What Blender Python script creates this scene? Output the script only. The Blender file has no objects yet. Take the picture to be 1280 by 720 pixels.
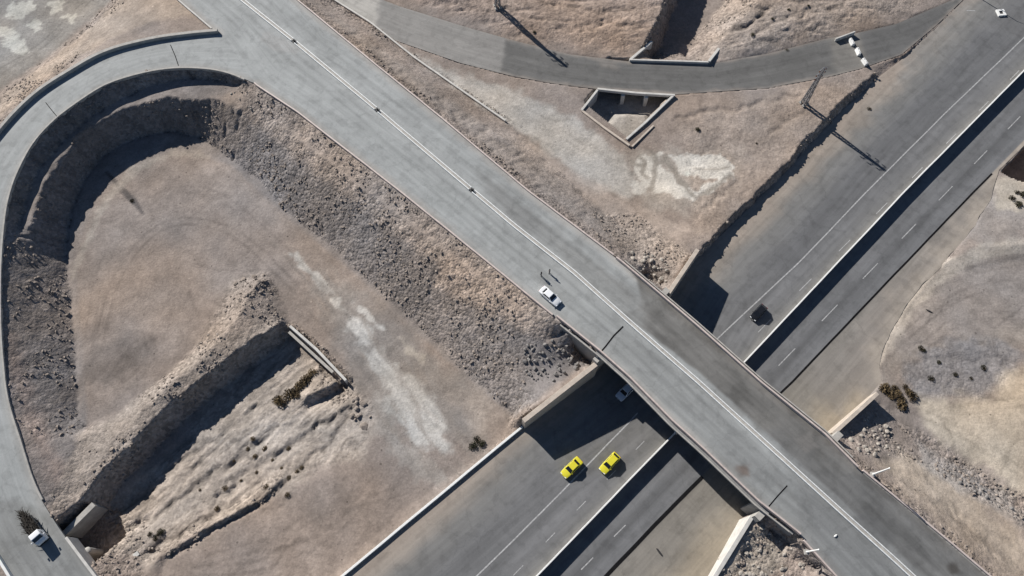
import bpy, bmesh, math, random
import numpy as np
from mathutils import Vector, Matrix, Euler

random.seed(11)
rng = np.random.default_rng(5)
scene = bpy.context.scene
COL = scene.collection

# ------------------------------------------------------------------ survey: picture point + level -> place on the ground
TILT, FOC, HCAM = math.radians(24.0), 900.0, 132.0
CT, ST = math.cos(TILT), math.sin(TILT)

def P(u, v, z=0.0):
    a = (u - 640.0) / FOC
    b = -(v - 360.0) / FOC
    k = (z - HCAM) / (b * ST - CT)
    return (a * k, (b * CT + ST) * k, z)

def PL(pts, z=None):
    """list of (u,v) or (u,v,z) -> Nx3 world points"""
    return np.array([P(p[0], p[1], p[2] if len(p) > 2 else z) for p in pts])

SUN_AZ = math.radians(-46.8)      # the way the light travels over the ground
SUN_EL = math.radians(30.5)

# ------------------------------------------------------------------ noise
def _hash(ix, iy, seed):
    h = (ix.astype(np.int64) * 374761393 + iy.astype(np.int64) * 668265263 + seed * 1442695041) & 0xFFFFFFFF
    h = ((h ^ (h >> 13)) * 1274126177) & 0xFFFFFFFF
    return (h ^ (h >> 16)) & 0xFFFF

def gnoise(x, y, seed=0):
    ix, iy = np.floor(x), np.floor(y)
    fx, fy = x - ix, y - iy
    ux, uy = fx * fx * fx * (fx * (fx * 6 - 15) + 10), fy * fy * fy * (fy * (fy * 6 - 15) + 10)
    def g(dx, dy):
        a = _hash(ix + dx, iy + dy, seed) * (2 * math.pi / 65536.0)
        return np.cos(a) * (fx - dx) + np.sin(a) * (fy - dy)
    n0 = g(0, 0) * (1 - ux) + g(1, 0) * ux
    n1 = g(0, 1) * (1 - ux) + g(1, 1) * ux
    return (n0 * (1 - uy) + n1 * uy) * 1.5

def fbm(x, y, scale, octv=4, seed=0, gain=0.5):
    s, amp, tot = 0, 1.0, 0
    f = 1.0 / scale
    for i in range(octv):
        s = s + amp * gnoise(x * f + 17.3 * i, y * f - 9.1 * i, seed + i * 7)
        tot += amp
        amp *= gain
        f *= 2.03
    return s / tot

def sstep(a, b, x):
    t = np.clip((x - a) / (b - a), 0, 1)
    return t * t * (3 - 2 * t)

# ------------------------------------------------------------------ plane geometry on arrays
def seg_dist(x, y, pl):
    """distance to a polyline and the level of the nearest point"""
    best = np.full(x.shape, 1e9)
    bz = np.zeros(x.shape)
    for a, b in zip(pl[:-1], pl[1:]):
        dx, dy = b[0] - a[0], b[1] - a[1]
        L = dx * dx + dy * dy + 1e-12
        t = np.clip(((x - a[0]) * dx + (y - a[1]) * dy) / L, 0, 1)
        d = (x - a[0] - t * dx) ** 2 + (y - a[1] - t * dy) ** 2
        m = d < best
        best = np.where(m, d, best)
        if len(a) > 2:
            bz = np.where(m, a[2] + t * (b[2] - a[2]), bz)
    return np.sqrt(best), bz

def inside(x, y, poly):
    r = np.zeros(x.shape, bool)
    n = len(poly)
    for i in range(n):
        x1, y1 = poly[i][0], poly[i][1]
        x2, y2 = poly[(i + 1) % n][0], poly[(i + 1) % n][1]
        if y1 == y2:
            continue
        c = ((y1 > y) != (y2 > y)) & (x < (x2 - x1) * (y - y1) / (y2 - y1) + x1)
        r ^= c
    return r

def sdist(x, y, poly):
    c = np.vstack([poly, poly[:1]])
    d, _ = seg_dist(x, y, c[:, :2])
    return np.where(inside(x, y, poly), d, -d)

def offset(pl, d):
    """polyline moved sideways by d metres, to the left of its direction when d > 0"""
    pl = np.array(pl, float)
    n = len(pl)
    out = pl.copy()
    for i in range(n):
        a = pl[max(i - 1, 0), :2]
        b = pl[i, :2]
        c = pl[min(i + 1, n - 1), :2]
        t1 = b - a if i > 0 else c - b
        t2 = c - b if i < n - 1 else b - a
        t1 = t1 / (np.hypot(*t1) + 1e-9)
        t2 = t2 / (np.hypot(*t2) + 1e-9)
        m = t1 + t2
        m = m / (np.hypot(*m) + 1e-9)
        nrm = np.array([-m[1], m[0]])
        k = max(0.5, float(m @ t1))
        out[i, :2] = b + nrm * d / k
    return out

def lev(pl, z):
    o = np.array(pl, float).copy()
    if o.shape[1] == 2:
        o = np.hstack([o, np.zeros((len(o), 1))])
    o[:, 2] = z
    return o

def dz(pl, d):
    o = np.array(pl, float).copy()
    o[:, 2] += d
    return o

def resample(pl, n):
    pl = np.array(pl, float)
    s = np.concatenate([[0], np.cumsum(np.hypot(np.diff(pl[:, 0]), np.diff(pl[:, 1])))])
    t = np.linspace(0, s[-1], n)
    return np.stack([np.interp(t, s, pl[:, k]) for k in range(pl.shape[1])], 1), s[-1]

def smooth(pl, n=120):
    """Catmull-Rom through the points"""
    pl = np.array(pl, float)
    q = np.vstack([2 * pl[0] - pl[1], pl, 2 * pl[-1] - pl[-2]])
    out = []
    per = max(2, n // (len(pl) - 1))
    for i in range(len(pl) - 1):
        p0, p1, p2, p3 = q[i:i + 4]
        for t in np.linspace(0, 1, per, endpoint=False):
            out.append(0.5 * ((2 * p1) + (-p0 + p2) * t + (2 * p0 - 5 * p1 + 4 * p2 - p3) * t * t + (-p0 + 3 * p1 - 3 * p2 + p3) * t ** 3))
    out.append(pl[-1])
    return np.array(out)

def cut(pl, a, b, keep_left):
    """the part of a polyline on one side of the line a-b, ending exactly on it"""
    a, b = np.array(a[:2]), np.array(b[:2])
    d = b - a
    s = [(d[0] * (p[1] - a[1]) - d[1] * (p[0] - a[0])) * (1 if keep_left else -1) for p in pl]
    out = []
    for i in range(len(pl)):
        if s[i] > 0:
            out.append(pl[i])
        if i + 1 < len(pl) and s[i] * s[i + 1] < 0:
            t = s[i] / (s[i] - s[i + 1])
            out.append(pl[i] + t * (pl[i + 1] - pl[i]))
    return np.array(out)

# ------------------------------------------------------------------ lines of the site
Z_E = -0.6                                           # level of the lower, eastern carriageway

def z_over(u, v):
    return float(np.interp(u * .76 + v * .65, [100, 228, 603, 828, 1009, 1200, 1334, 1500], [7.6, 7.8, 8.3, 8.6, 8.6, 8.0, 7.2, 6.4]))

OV_R = PL([(u, v, z_over(u, v)) for u, v in [(300, -60), (370, 0), (467, 80), (553, 150), (660, 240), (777, 328), (870, 407), (950, 478), (1030, 543), (1070, 583), (1140, 640), (1193, 684), (1240, 724), (1310, 785), (1400, 868)]])
OV_L = PL([(u, v, z_over(u, v)) for u, v in [(160, -60), (224, 0), (273, 42), (320, 105), (373, 140), (500, 238), (640, 351), (700, 400), (750, 440), (787, 473), (840, 527), (880, 563), (947, 627), (998, 667), (1043, 716), (1100, 780), (1190, 880)]])
OV_C = PL([(u, v, z_over(u, v)) for u, v in [(232, -60), (300, -2), (368, 52), (472, 138), (590, 238), (640, 280), (720, 343), (787, 403), (873, 478), (980, 575), (1014, 606), (1048, 637), (1117, 699), (1200, 776), (1290, 860)]])
RA_O = smooth(PL([(273, 42, 7.9), (233, 46, 7.9), (187, 53, 7.9), (133, 68, 7.9), (87, 93, 7.8), (43, 123, 7.7), (0, 168, 7.5), (-35, 220, 7.2), (-60, 290, 6.6), (-72, 380, 5.8), (-68, 480, 4.9), (-50, 580, 4.1), (-22, 655, 3.5), (12, 712, 3.1), (50, 775, 2.9)]), 90)
RA_I = smooth(PL([(320, 105, 7.9), (287, 91, 7.9), (253, 85, 7.9), (213, 85, 7.9), (173, 92, 7.9), (133, 105, 7.9), (100, 125, 7.8), (67, 150, 7.7), (40, 180, 7.5), (20, 217, 7.3), (9, 250, 7.0), (3, 290, 6.6), (0, 340, 6.1), (0, 400, 5.5), (3, 453, 5.0), (9, 500, 4.6), (23, 547, 4.2), (43, 607, 3.7), (67, 650, 3.4), (93, 687, 3.2), (117, 718, 3.0), (160, 775, 2.8)]), 110)
MED = PL([(410, 985), (560, 833), (673, 718), (833, 552), (928, 455), (1130, 240), (1280, 88), (1360, 8)], 1.0)
CURB = PL([(130, 965), (290, 833), (430, 718), (560, 610), (653, 533)], 0.5)
WW_SW = PL([(655, 527, 4.7), (747, 455, 6.6)])
WW_NE = PL([(836, 367, 6.7), (873, 312, 5.6)])
WW_SES = PL([(780, 905, 1.6), (868, 762, 2.6), (895, 718, 3.1), (940, 645, 5.8)])
WW_SEN = PL([(1041, 542, 5.6), (1097, 491, 2.8)])
NW_A, NW_B = WW_SW[1], WW_NE[0]                      # line of the north-west abutment face
SE_A, SE_B = WW_SES[3], WW_SEN[0]
SC_FOOT = PL([(879, 316), (911, 285), (951, 246), (991, 207), (1011, 182), (1031, 162), (1054, 137), (1079, 117), (1096, 98), (1130, 72), (1200, 5), (1270, -62)], 0.0)
SC_TOP = PL([(877, 309, 2.2), (905, 279, 1.7), (945, 240, 1.6), (985, 200, 1.6), (1005, 175, 1.7), (1024, 155, 1.7), (1047, 129, 1.6), (1072, 110, 1.3), (1090, 92, .9)])
E_R = lev(np.vstack([WW_SES, WW_SEN]), Z_E)
E_R = np.vstack([E_R, PL([(1101, 478), (1099, 458), (1112, 418), (1140, 372), (1180, 328), (1216, 286), (1240, 246), (1250, 213), (1281, 181), (1328, 134), (1385, 78)], Z_E)])
W_L = np.vstack([lev(CURB, 0), lev(WW_SW, 0), lev(WW_NE, 0), SC_FOOT])
W_POLY = np.vstack([W_L, lev(MED, 0)[::-1]])
E_POLY = np.vstack([lev(MED, Z_E), E_R[::-1]])
SM_N = PL([(405, -60, 2.1), (463, -6, 2.1), (500, 8, 2.1), (580, 33, 2.1), (640, 50, 2.1), (713, 68, 2.1), (787, 77, 2.1), (885, 80, 2.0), (960, 67, 1.7), (1030, 49, 1.2), (1068, 42, .9), (1120, 30, .5), (1190, 0, .15), (1250, -50, .05)])
SM_S = PL([(350, -60, 2.1), (418, 0, 2.1), (463, 28, 2.1), (493, 50, 2.1), (577, 79, 2.1), (640, 95, 2.1), (690, 104, 2.1), (745, 111, 2.1), (843, 118, 2.0), (960, 110, 1.8), (1040, 95, 1.3), (1075, 86, .9), (1127, 68, .5), (1170, 32, .15), (1262, -56, .05)])
KERB_N = PL([(345, -62, 2.7), (417, -1, 2.7), (463, 28, 2.7), (517, 71, 2.7), (570, 108, 2.7), (632, 151, 2.7)])

nwL = cut(OV_L, NW_A, NW_B, True)
if len(nwL) and nwL[0][1] < OV_L[3][1] - 60:
    nwL = cut(OV_L, NW_A, NW_B, False)
keep = np.allclose(nwL[0], OV_L[0])
nwR = cut(OV_R, NW_A, NW_B, True if np.allclose(cut(OV_R, NW_A, NW_B, True)[0], OV_R[0]) else False)
def se_part(pl):
    c = cut(pl, SE_A, SE_B, True)
    return c if np.allclose(c[-1], pl[-1]) else cut(pl, SE_A, SE_B, False)
seL, seR = se_part(OV_L), se_part(OV_R)

def pull_back(pl, d, end=True):
    """shorten a polyline by d at its last (or first) end"""
    p = pl if end else pl[::-1]
    v = p[-2] - p[-1]
    v = v / np.hypot(v[0], v[1])
    q = p.copy()
    q[-1] = p[-1] + v * d
    return q if end else q[::-1]
bankL, bankR = pull_back(nwL, 1.0), pull_back(nwR, 1.0)
sbankL, sbankR = pull_back(seL, 1.0, False), pull_back(seR, 1.0, False)
jn = 3                                                # the slip road leaves OV_L between its points 2 and 3
OV_NW_POLY = np.vstack([bankL, bankR[::-1]])
OV_SE_POLY = np.vstack([sbankL, sbankR[::-1]])
RA_POLY = np.vstack([RA_O, RA_I[::-1]])
SM_POLY = np.vstack([SM_N, SM_S[::-1]])

TOE_Z = -.5
TOE = PL([(640, 519), (580, 467), (520, 407), (460, 353), (403, 300), (353, 263), (320, 223), (283, 197), (247, 172), (213, 166), (186, 169), (154, 180), (126, 200), (104, 229), (91, 262), (83, 306), (88, 373), (94, 427), (97, 473), (98, 520)], TOE_Z)
LOOP = np.vstack([TOE, PL([(108, 533), (150, 512), (205, 472), (240, 437), (276, 398), (292, 345), (335, 340), (362, 396), (398, 436), (440, 478), (470, 530), (450, 590), (500, 640), (560, 600), (630, 545)], -.3)])
LOWFLAT = PL([(452, 592), (496, 645), (425, 712), (330, 800), (180, 800), (205, 702), (262, 668), (322, 636), (385, 600)], -.2)
CRESTA = PL([(322, 352, 1.5), (303, 392, 1.8), (264, 437, 1.8), (222, 478, 1.7), (182, 512, 1.5), (150, 547, 1.4), (122, 580, 1.6)])
RIM = PL([(343, 404, 1.1), (320, 421, 1.3), (277, 452, 1.3), (233, 486, 1.3), (194, 520, 1.2), (163, 555, 1.2), (133, 581, 1.3), (112, 607, 1.5), (100, 628, 1.8)])
CH_TOE = lev(offset(RIM, 2.6), -3.3)
CH_MID = PL([(372, 436, -3.0), (310, 482, -3.1), (268, 519, -3.1), (238, 546, -3.2), (205, 580, -3.3), (170, 614, -3.5), (152, 640, -3.7)])
CH_SE = PL([(398, 462, -1.9), (370, 487, -2.1), (330, 513, -2.0), (290, 550, -2.1), (250, 590, -2.2), (205, 630, -2.4), (172, 655, -2.8)])
CH_SE2 = PL([(440, 512, -1.0), (395, 545, -1.2), (345, 590, -1.2), (290, 632, -1.4), (235, 662, -1.5), (192, 688, -1.5)])
NE_HEAD = PL([(362, 408, .35), (395, 437, .35), (432, 476, .35)])
PIT_SW = PL([(86, 668), (120, 633), (152, 640), (166, 672), (150, 694), (132, 717), (100, 760), (20, 700), (40, 655)], -3.8)
PIT_N = PL([(750, 113), (729, 138), (784, 180), (842, 121), (838, 88), (758, 84)], -1.1)
WADI_L = PL([(806, 56, 2.6), (822, 22, 3.4), (838, -20, 4.0), (858, -80, 4.4)])
WADI_LF = lev(offset(WADI_L, -2.6), -2.3)
WADI_M = PL([(855, 72, -2.3), (874, 40, -2.2), (905, 0, -2.1), (950, -60, -1.8)])
WADI_R = PL([(893, 66, 2.0), (915, 35, 2.4), (945, 5, 3.0), (980, -40, 3.4)])
PIT_E = PL([(1252, 215), (1282, 184), (1330, 136), (1345, 186), (1292, 231), (1272, 226)], -.6)

BERM_FOOT = PL([(300, 106, 6.2), (262, 100, 5.9), (233, 100, 5.7), (200, 105, 5.6), (167, 117, 5.5), (117, 146, 5.4), (83, 173, 5.2), (53, 212, 5.0), (35, 245, 4.8), (27, 280, 4.6)])
BERM_LIP = PL([(300, 135, 5.6), (268, 123, 5.6), (240, 122, 5.6), (213, 123, 5.5), (180, 128, 5.4), (150, 138, 5.3), (102, 164, 5.2), (76, 198, 5.0), (54, 236, 4.8), (36, 290, 4.4)])
SIDE_SHELF = PL([(352, 156, 6.2), (480, 254, 6.7), (600, 346, 7.0), (660, 392, 7.0)])

lines = []
def BL(pl):
    lines.append(np.array(pl, float))
BL(dz(bankR, -.05)); BL(dz(bankL[:jn], -.05)); BL(dz(bankL[jn:], -.05))
BL(dz(sbankL, -.05)); BL(dz(sbankR, -.05)); BL(dz(RA_O, -.05)); BL(dz(RA_I, -.05))
BL(dz(SM_N, -.05)); BL(dz(SM_S, -.05))
BL(W_L[:5]); BL(SC_FOOT); BL(E_R[6:])
BL(lev(MED, 0))
for p in (SC_TOP, TOE, CRESTA, RIM, CH_TOE, CH_MID, CH_SE, CH_SE2, BERM_FOOT, BERM_LIP, SIDE_SHELF, WADI_L, WADI_LF, WADI_M, WADI_R):
    BL(p)
# ground kept up by the wing walls, and at the foot of the banks
q = dz(offset(WW_SW, 1.0), -.45); q[1] = q[0] + (q[1] - q[0]) * .55; q[1, 2] = 4.4; BL(q)
q = dz(offset(WW_NE, 1.0), -.35); q = np.array([q[1] + (q[0] - q[1]) * .55, q[1] + (q[0] - q[1]) * .18]); q[:, 2] = (4.6, 4.6); BL(q); BL(PL([(874, 305, 2.4), (862, 293, 2.3)]))
BL(PL([(716, 430, 2.2), (730, 444, 2.0), (738, 452, 2.2)])); BL(PL([(668, 440, 4.9), (690, 425, 5.6), (706, 415, 6.0)])); BL(PL([(672, 470, 3.8), (700, 452, 4.2), (708, 442, 4.2)]))
BL(PL([(806, 344, 3.2), (818, 352, 3.0), (826, 358, 3.0)])); BL(PL([(790, 322, 4.8), (815, 325, 4.8), (834, 338, 4.6)]))
BL(dz(offset(WW_SES, -1.0), -.5)); BL(PL([(1058, 552, 4.4), (1080, 530, 2.2), (1100, 506, -.4)]))
BL(dz(offset(NE_HEAD, 0.8), -.25)); BL(lev(offset(NE_HEAD, -0.9), -3.0))
BL(PL([(425, 474, -.7), (400, 487, -.9), (378, 499, -1.4)])); BL(PL([(434, 482, -2.5), (410, 496, -2.5), (386, 508, -2.3)])); BL(PL([(450, 500, -.4), (425, 512, -.7)]))
BL(PL([(517, 64, 1.9), (575, 105, 1.8), (640, 148, 1.6), (700, 188, 1.4), (745, 215, 1.3), (800, 255, 1.3), (850, 280, 1.7)]))
BL(PL([(540, 62, 2.0), (630, 115, 1.8), (700, 150, 1.6), (790, 205, 1.3), (880, 225, 1.4), (930, 170, 1.5), (985, 140, 1.6)]))
BL(dz(KERB_N, -.35))
BL(PL([(650, 168, 2.2), (710, 222, 2.2), (760, 268, 2.4), (800, 302, 3.0)]))
# outer side of the slip road
BL(PL([(145, -60, 1.2), (138, 0, 1.2), (100, 37, 1.2), (60, 70, 1.1), (0, 113, 1.0), (-70, 170, .8), (-130, 260, .5), (-150, 400, 0), (-140, 560, -.5), (-100, 690, -1.2), (-60, 800, -1.5)]))
BL(PL([(-300, -100, .6), (60, 20, .9), (40, -60, .9)])); BL(PL([(-300, 300, 0), (-300, 700, -1)]))
BL(PL([(110, 540, .8), (90, 600, 1.6), (88, 645, 2.0)]))
# foot of the south-east bank and the open ground to the east
BL(PL([(1112, 512, -.6), (1150, 548, -.5), (1210, 588, -.4), (1300, 650, -.3), (1400, 730, -.3)]))
BL(PL([(1135, 500, -.6), (1200, 520, -.5), (1300, 560, -.4), (1420, 620, -.3)]))
BL(PL([(1160, 440, -.6), (1260, 440, -.4), (1420, 430, -.2)]))
BL(PL([(1130, 395, -.7), (1180, 345, -.7), (1285, 325, -.6)])); BL(PL([(1180, 330, -.35), (1220, 308, -.1), (1285, 305, .2)]))
BL(PL([(1262, 256, -.4), (1290, 240, .1), (1400, 200, .2)])); BL(PL([(1300, 262, 0), (1420, 250, .2)]))
BL(PL([(1020, 712, 4.4), (985, 690, 4.0)])); BL(PL([(990, 760, 2.4), (915, 735, 2.4)])); BL(PL([(962, 664, 3.6), (985, 680, 4.0)])); BL(PL([(930, 690, 3.2), (960, 700, 3.4)]))
# ground north of the small road
BL(PL([(520, -20, 3.0), (640, 20, 3.4), (740, 40, 3.2), (800, 30, 3.4)])); BL(PL([(560, -70, 3.6), (700, -40, 4.2), (800, -60, 4.2)]))
BL(PL([(930, 55, 2.8), (1000, 25, 2.6), (1080, 15, 1.6), (1150, -20, 1.0)])); BL(PL([(1000, -60, 3.6), (1120, -70, 2.0)]))
BL(PL([(900, 140, 1.7), (960, 130, 1.8), (1000, 125, 1.8)]))

BL(PL([(350, 600, .1), (322, 625, .25), (262, 658, .3), (212, 688, .2), (180, 712, .1)])); BL(PL([(356, 605, -.4), (326, 632, -.5), (265, 665, -.5), (216, 695, -.5)]))
BL(PL([(1115, 545, .6), (1170, 580, 1.2), (1240, 630, 1.6), (1300, 680, 1.6)])); BL(PL([(1110, 575, 3.4), (1160, 610, 3.6), (1230, 665, 3.6), (1300, 730, 3.4)]))
def wander(pl, amp, seed, n=90):
    p, L = resample(pl, n)
    s_ = np.linspace(0, L, n)
    d = amp * (fbm(s_, s_ * 0 + 3.7 * seed, 7.0, 4, seed) + .4 * gnoise(s_ / 1.6, s_ * 0 + seed, seed))
    t = np.gradient(p[:, :2], axis=0)
    t /= np.hypot(t[:, 0], t[:, 1])[:, None] + 1e-9
    p[:, 0] -= t[:, 1] * d
    p[:, 1] += t[:, 0] * d
    p[:, 2] += .4 * amp * fbm(s_, s_ * 0 - 5.1 * seed, 5.0, 3, seed + 1)
    return p
for i_, pl in enumerate(lines):
    if pl is BERM_FOOT or np.array_equal(pl, BERM_FOOT):
        lines[i_] = wander(BERM_FOOT, .8, 5)
    elif np.array_equal(pl, BERM_LIP):
        lines[i_] = wander(BERM_LIP, 1.3, 6)
    elif np.array_equal(pl, RIM):
        lines[i_] = wander(RIM, .9, 7)
    elif np.array_equal(pl, CRESTA):
        lines[i_] = wander(CRESTA, 1.2, 8)
    elif np.array_equal(pl, SC_TOP):
        lines[i_] = wander(SC_TOP, .5, 9)
# ------------------------------------------------------------------ terrain grid: fine where the picture looks, coarse out to the horizon
def axis(lo, hi, step, far):
    mid = np.arange(lo, hi + step, step)
    out, s, p = [], step, mid[-1]
    while p < far:
        s *= 1.25
        p += s
        out.append(p)
    lowr, s, p = [], step, mid[0]
    while p > -far:
        s *= 1.25
        p -= s
        lowr.append(p)
    return np.array(lowr[::-1] + list(mid) + out)

STEP = 0.36
ax, ay = axis(-136, 136, STEP, 5000), axis(-8, 152, STEP, 5000)
GX, GY = np.meshgrid(ax, ay)
core = (GX > -140) & (GX < 140) & (GY > -12) & (GY < 156)
gx, gy = GX.ravel(), GY.ravel()
wx = np.clip(gx, -150, 150)
wy = np.clip(gy, -15, 165)

def terrain(x, y, rough_out=None):
    # wander the break lines a little so that edges of earth are not ruled
    jx = x + 0.55 * fbm(x, y, 5.0, 3, 31) + .25 * gnoise(x / 1.3, y / 1.3, 35)
    jy = y + 0.55 * fbm(x, y, 5.0, 3, 47) + .25 * gnoise(x / 1.3, y / 1.3, 39)
    Z = np.zeros(GX.shape)
    F = np.zeros(GX.shape, bool)
    best = np.full(x.shape, 9.0)
    zz = np.zeros(x.shape)
    for pl in lines:
        d, z = seg_dist(jx, jy, pl)
        m = (d < STEP * .75) & (d < best)
        best[m] = d[m]
        zz[m] = z[m]
    for poly, z in ((LOOP, -.4), (LOWFLAT, -.3)):
        m = inside(jx, jy, poly) & (best > 8)
        best[m] = 0
        zz[m] = z
    F = (best < 8).reshape(GX.shape)
    C = zz.reshape(GX.shape)
    # straight slopes between the break lines: relax the sheet, coarse to fine
    prev = None
    for st, it in ((16, 500), (8, 300), (4, 300), (2, 260), (1, 220)):
        ny, nx = (GX.shape[0] + st - 1) // st, (GX.shape[1] + st - 1) // st
        py, px = ny * st - GX.shape[0], nx * st - GX.shape[1]
        f = np.pad(F, ((0, py), (0, px))).reshape(ny, st, nx, st)
        c = np.pad(C, ((0, py), (0, px))).reshape(ny, st, nx, st)
        n = f.sum((1, 3))
        fc = n > 0
        cv = np.where(fc, (c * f).sum((1, 3)) / np.maximum(n, 1), 0)
        if prev is None:
            u = np.full((ny, nx), .5)
        else:
            iy, ix = np.minimum((np.arange(ny)) // 2, prev.shape[0] - 1), np.minimum((np.arange(nx)) // 2, prev.shape[1] - 1)
            u = prev[iy][:, ix]
        u = np.where(fc, cv, u)
        for k in range(it):
            q = np.pad(u, 1, mode='edge')
            u = np.where(fc, cv, .25 * (q[:-2, 1:-1] + q[2:, 1:-1] + q[1:-1, :-2] + q[1:-1, 2:]))
        prev = u
    return prev.ravel()

zt = terrain(wx, wy)

# steepness of the ground drives how rough it is
Z2 = zt.reshape(GX.shape)
gyv, gxv = np.gradient(Z2, ay, ax)
slope = np.hypot(gxv, gyv).ravel()
rough = .85 * sstep(.22, .55, slope)
def region(poly, feather, nz=0.0, ns=6.0, seed=3):
    """0..1 mask of a ground patch with a feathered, wandering edge"""
    x0, y0 = poly[:, 0].min() - feather * 2 - nz * 2, poly[:, 1].min() - feather * 2 - nz * 2
    x1, y1 = poly[:, 0].max() + feather * 2 + nz * 2, poly[:, 1].max() + feather * 2 + nz * 2
    m = (wx > x0) & (wx < x1) & (wy > y0) & (wy < y1)
    r = np.zeros(wx.shape)
    if m.any():
        s = sdist(wx[m], wy[m], poly)
        if nz:
            s = s + nz * fbm(wx[m], wy[m], ns, 4, seed) * 2
        r[m] = sstep(-feather, feather, s)
    return r

R_SPOIL = PL([(286, 345), (330, 335), (352, 400), (300, 450), (215, 520), (160, 570), (112, 640), (70, 640), (98, 540), (150, 512), (240, 437)], 1)
R_CHAN = PL([(350, 410), (430, 470), (470, 510), (455, 570), (380, 600), (330, 630), (200, 700), (140, 690), (120, 640), (200, 570)], -2)
R_NORTH = PL([(430, -80), (520, 0), (640, 40), (780, 68), (815, 40), (860, -80)], 3)
R_NORTH2 = PL([(880, 75), (960, 58), (1040, 38), (1150, 0), (1220, -80), (930, -80)], 3)
R_SEROCK = PL([(1120, 530), (1165, 545), (1230, 590), (1290, 625), (1290, 665), (1215, 622), (1160, 580)], 0)
R_SEBANK = PL([(1060, 575), (1100, 560), (1160, 580), (1215, 622), (1300, 668), (1320, 800), (1240, 724), (1140, 640), (1070, 583)], 3)
R_NWQ = PL([(15, 300), (35, 200), (130, 110), (240, 90), (310, 118), (290, 200), (213, 182), (150, 200), (100, 265), (88, 330)], 3)
R_LEFT = PL([(0, 300), (95, 320), (100, 530), (60, 640), (20, 560)], 2)
R_WHITE = PL([(430, 20), (517, 71), (632, 151), (700, 188), (800, 255), (850, 290), (780, 330), (660, 240), (553, 150), (467, 80), (370, 0)], 3)
R_SERIP = PL([(940, 650), (1000, 690), (1040, 740), (900, 740)], 3)
R_NERIP = PL([(735, 262), (800, 262), (862, 315), (832, 362), (775, 325)], 4)
R_NSCARP = PL([(850, 150), (960, 120), (1080, 90), (1085, 112), (990, 200), (900, 285), (872, 305)], 2.4)
R_EGRAVEL = PL([(1125, 460), (1160, 432), (1230, 428), (1290, 440), (1270, 470), (1225, 500), (1150, 500), (1130, 490)], -1.5)
R_BANKN = PL([(380, 0), (470, 60), (560, 125), (660, 195), (740, 250), (780, 285), (760, 310), (660, 236), (553, 148), (467, 78)], 4)
rough = np.maximum(rough, .55 * region(R_SPOIL, 1.0, .6))
rough = np.maximum(rough, .35 * region(R_CHAN, 1.0, .6))
rough = np.maximum(rough, .45 * region(R_NORTH, 2.0, 1.0))
rough = np.maximum(rough, .45 * region(R_NORTH2, 2.0, 1.0))
rough = np.maximum(rough, .9 * region(R_SEROCK, 1.0, 1.0))
rough = np.maximum(rough, .8 * region(R_SERIP, 1.0, .6))
rough = np.maximum(rough, .8 * region(R_NERIP, 1.0, .6))
rough = np.maximum(rough, .25 * region(R_NSCARP, 1.0, .6))
rough = np.maximum(rough, .35 * region(R_EGRAVEL, 1.5, 1.5))
rough = np.maximum(rough, .35 * region(R_BANKN, 1.5, .5))

rough = rough * (1 - .72 * region(R_SEBANK, 1.0, .5)) * (1 - .30 * region(R_NWQ, 1.5, .5)) * (1 - .35 * region(R_LEFT, 1.5, .5)) * (1 - .6 * region(R_WHITE, 1.0, .3))
rough = np.maximum(rough, .7 * region(R_NERIP, 1.0, .6))
nA = fbm(gx, gy, 2.6, 4, 5, .6)
nB = fbm(gx, gy, .95, 2, 15, .6)
nC = fbm(gx, gy, 9.0, 3, 25)
rid = 1 - 2.2 * np.abs(fbm(gx, gy, 4.2, 3, 65, .5))
zt = zt + rough * (.34 * nA + .22 * nB + .14 * rid - .08) + (1 - rough) * (.035 * nA + .012 * nB) + .10 * nC * (1 - rough * .5)
# erosion gullies running down the north banks, parallel to the fall line
gul = region(R_NORTH, 3.0, 1.0) * .5 + region(R_NORTH2, 3.0, 1.0) * .4
ga = fbm(gx * .35 + gy * .2, gy * 1.3 - gx * .2, 3.2, 3, 81)
zt = zt - gul * .55 * sstep(.05, .35, ga)
gb = fbm((gx + gy) * .30 + gnoise(gx / 7, gy / 7, 90), (gx - gy) * .75, 2.8, 4, 91)
zt = zt - region(R_BANKN, 1.0) * .22 * sstep(.0, .4, gb)
gc = fbm((gx + gy) * .07 + 1.2 * fbm(gx, gy, 14, 2, 94), (gx - gy) * .50 + .8 * fbm(gx, gy, 8, 2, 95), 2.6, 5, 93, .55)
zt = zt - region(R_CHAN, 1.5) * (.20 * (1 - sstep(0, .05, np.abs(gc))) + .16 * sstep(.12, .25, gc))

cut_mark = np.zeros(gx.shape)
def carve(pts, z, depth, w, jit=.8):
    global zt
    pl = smooth(PL(pts, z), 40) if len(pts) > 2 else PL(pts, z)
    m = (wx > pl[:, 0].min() - 4) & (wx < pl[:, 0].max() + 4) & (wy > pl[:, 1].min() - 4) & (wy < pl[:, 1].max() + 4)
    x, y = wx[m], wy[m]
    d = seg_dist(x + jit * fbm(x, y, 3.0, 3, 61) * 2, y + jit * fbm(x, y, 3.0, 3, 62) * 2, pl[:, :2])[0]
    e = np.exp(-(d / w) ** 2)
    zt[m] -= depth * e * .75 * (.65 + .6 * np.clip(fbm(x, y, 5.0, 2, 63), -.7, .7))
    cut_mark[m] = np.maximum(cut_mark[m], e * min(1.0, depth * 1.4))
rg = random.Random(21)
MAIN = [[(147, 636), (190, 602), (233, 570), (277, 540), (320, 512)], [(157, 668), (213, 630), (258, 598), (300, 570), (350, 532)], [(320, 630), (367, 597), (410, 557), (436, 528)], [(190, 690), (250, 655), (300, 626)], [(225, 600), (262, 566), (300, 530), (352, 492)],
        [(345, 575), (380, 548), (420, 520)], [(275, 625), (315, 590), (352, 566)]]
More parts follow.
